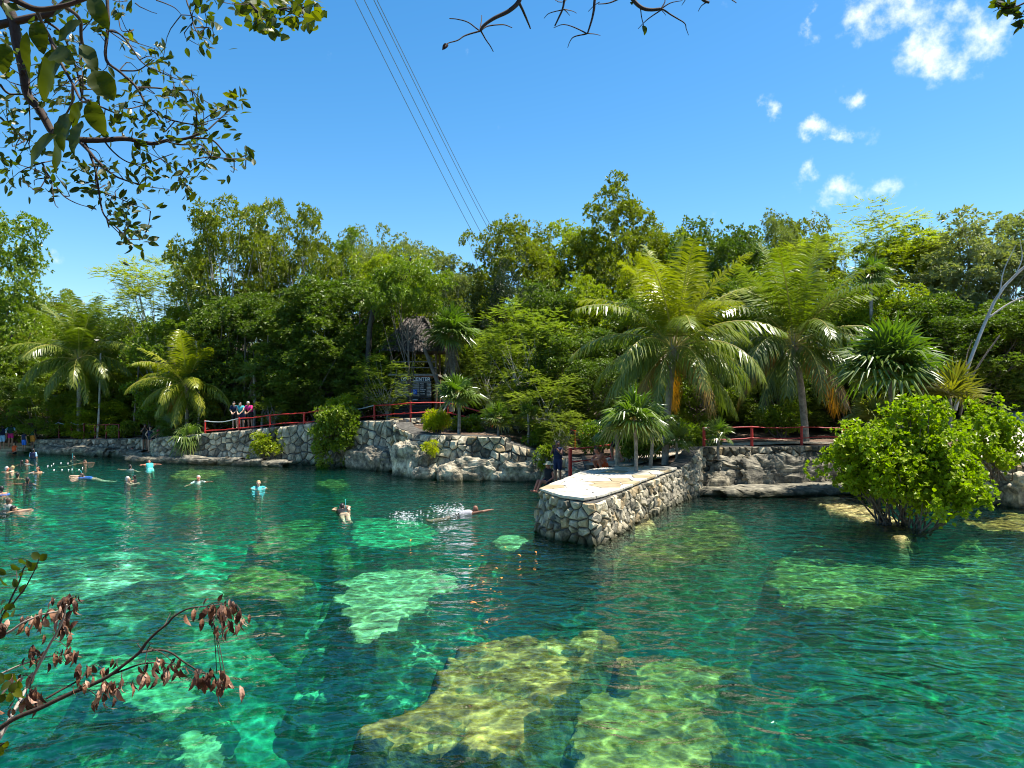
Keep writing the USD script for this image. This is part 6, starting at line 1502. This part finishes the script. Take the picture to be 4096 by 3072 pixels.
for cx, cy, n in C6: dry_clump(t5, o5, Z6, 2.7, cx, cy, n, allp, rg)
b7 = [([(-60, 780), (0, 715), (90, 665), (170, 610), (260, 570), (330, 545), (420, 530)], .006, .003), ([(190, 1080), (230, 1010), (300, 880), (370, 750), (430, 640), (470, 540), (485, 480)], .006, .003), ([(0, 985), (120, 930), (230, 890), (330, 860), (380, 850)], .004, .002), ([(-40, 1500), (60, 1330), (130, 1200), (190, 1080)], .009, .006)]
t6, o6, p6, rg = near_branch('pale twigs with dry brown leaves at the left edge above the dark branch', b7, Z6, 2.9, M['paletwig'], name='dry_branch')
allp = np.vstack(p6)
for cx, cy, n in [(470, 430, 5), (530, 420, 6), (500, 490, 3), (410, 520, 6), (440, 560, 5), (340, 540, 4), (400, 620, 3), (470, 650, 5), (230, 580, 4), (320, 600, 2), (250, 830, 3), (220, 830, 2), (420, 830, 4), (470, 850, 6), (490, 800, 3), (150, 1000, 5), (210, 1120, 7), (240, 1140, 6), (190, 1150, 5), (60, 1230, 2), (10, 620, 4)]:
    dry_clump(t6, o6, Z6, 2.9, cx, cy, n, allp, rg)
b8 = [([(-40, 700), (40, 530), (90, 420), (140, 320), (170, 230), (190, 200)], .004, .002), ([(60, 520), (120, 440), (190, 350), (250, 230), (280, 150)], .003, .0015), ([(120, 380), (118, 260), (115, 215)], .002, .001), ([(-40, 1250), (20, 1120), (80, 1060)], .005, .003), ([(-20, 560), (30, 510), (70, 500)], .004, .002), ([(-60, 1560), (0, 1500), (30, 1480)], .004, .002)]
t7, o7, p7, rg = near_branch('thin upright sprig with rounded green leaves at the left edge', b8, Z6, 2.6, M['twig'], name='leafy_sprig', cat='sprig')
for cx, cy, w in [(255, 130, 65), (310, 145, 60), (165, 175, 65), (110, 215, 62), (235, 212, 70), (205, 190, 50), (110, 325, 62), (165, 370, 60), (15, 245, 60), (25, 320, 60), (150, 265, 30), (20, 470, 55), (60, 500, 60), (100, 540, 60), (40, 560, 55), (90, 490, 50), (15, 530, 60), (20, 1020, 60), (60, 1000, 60), (110, 1010, 60), (40, 1070, 65), (90, 1080, 60), (130, 1120, 65), (30, 1130, 60), (160, 1140, 55), (10, 1160, 60), (70, 1150, 60), (20, 1500, 60), (0, 1540, 60), (40, 1490, 50), (0, 1000, 60), (140, 1060, 55)]:
    q = Z6(cx, cy, 2.6 + rg.uniform(-.06, .06)) - o7
    l = w * .13896 * 2.6 / FPX * 1.25; d = unit(np.array([rg.normal() * .6, rg.normal() * .3, .7 if rg.random() < .7 else -.4])); v, f = round_leaf(l, l * .68, .03, 5, rg, .12)
    part(t7, 'leaf', (place(v, q - d * l * .5, d, unit(np.array([rg.normal() * .6, -1, rg.normal() * .4]))), f), NEAR if rg.random() < .7 else NEARY, True)
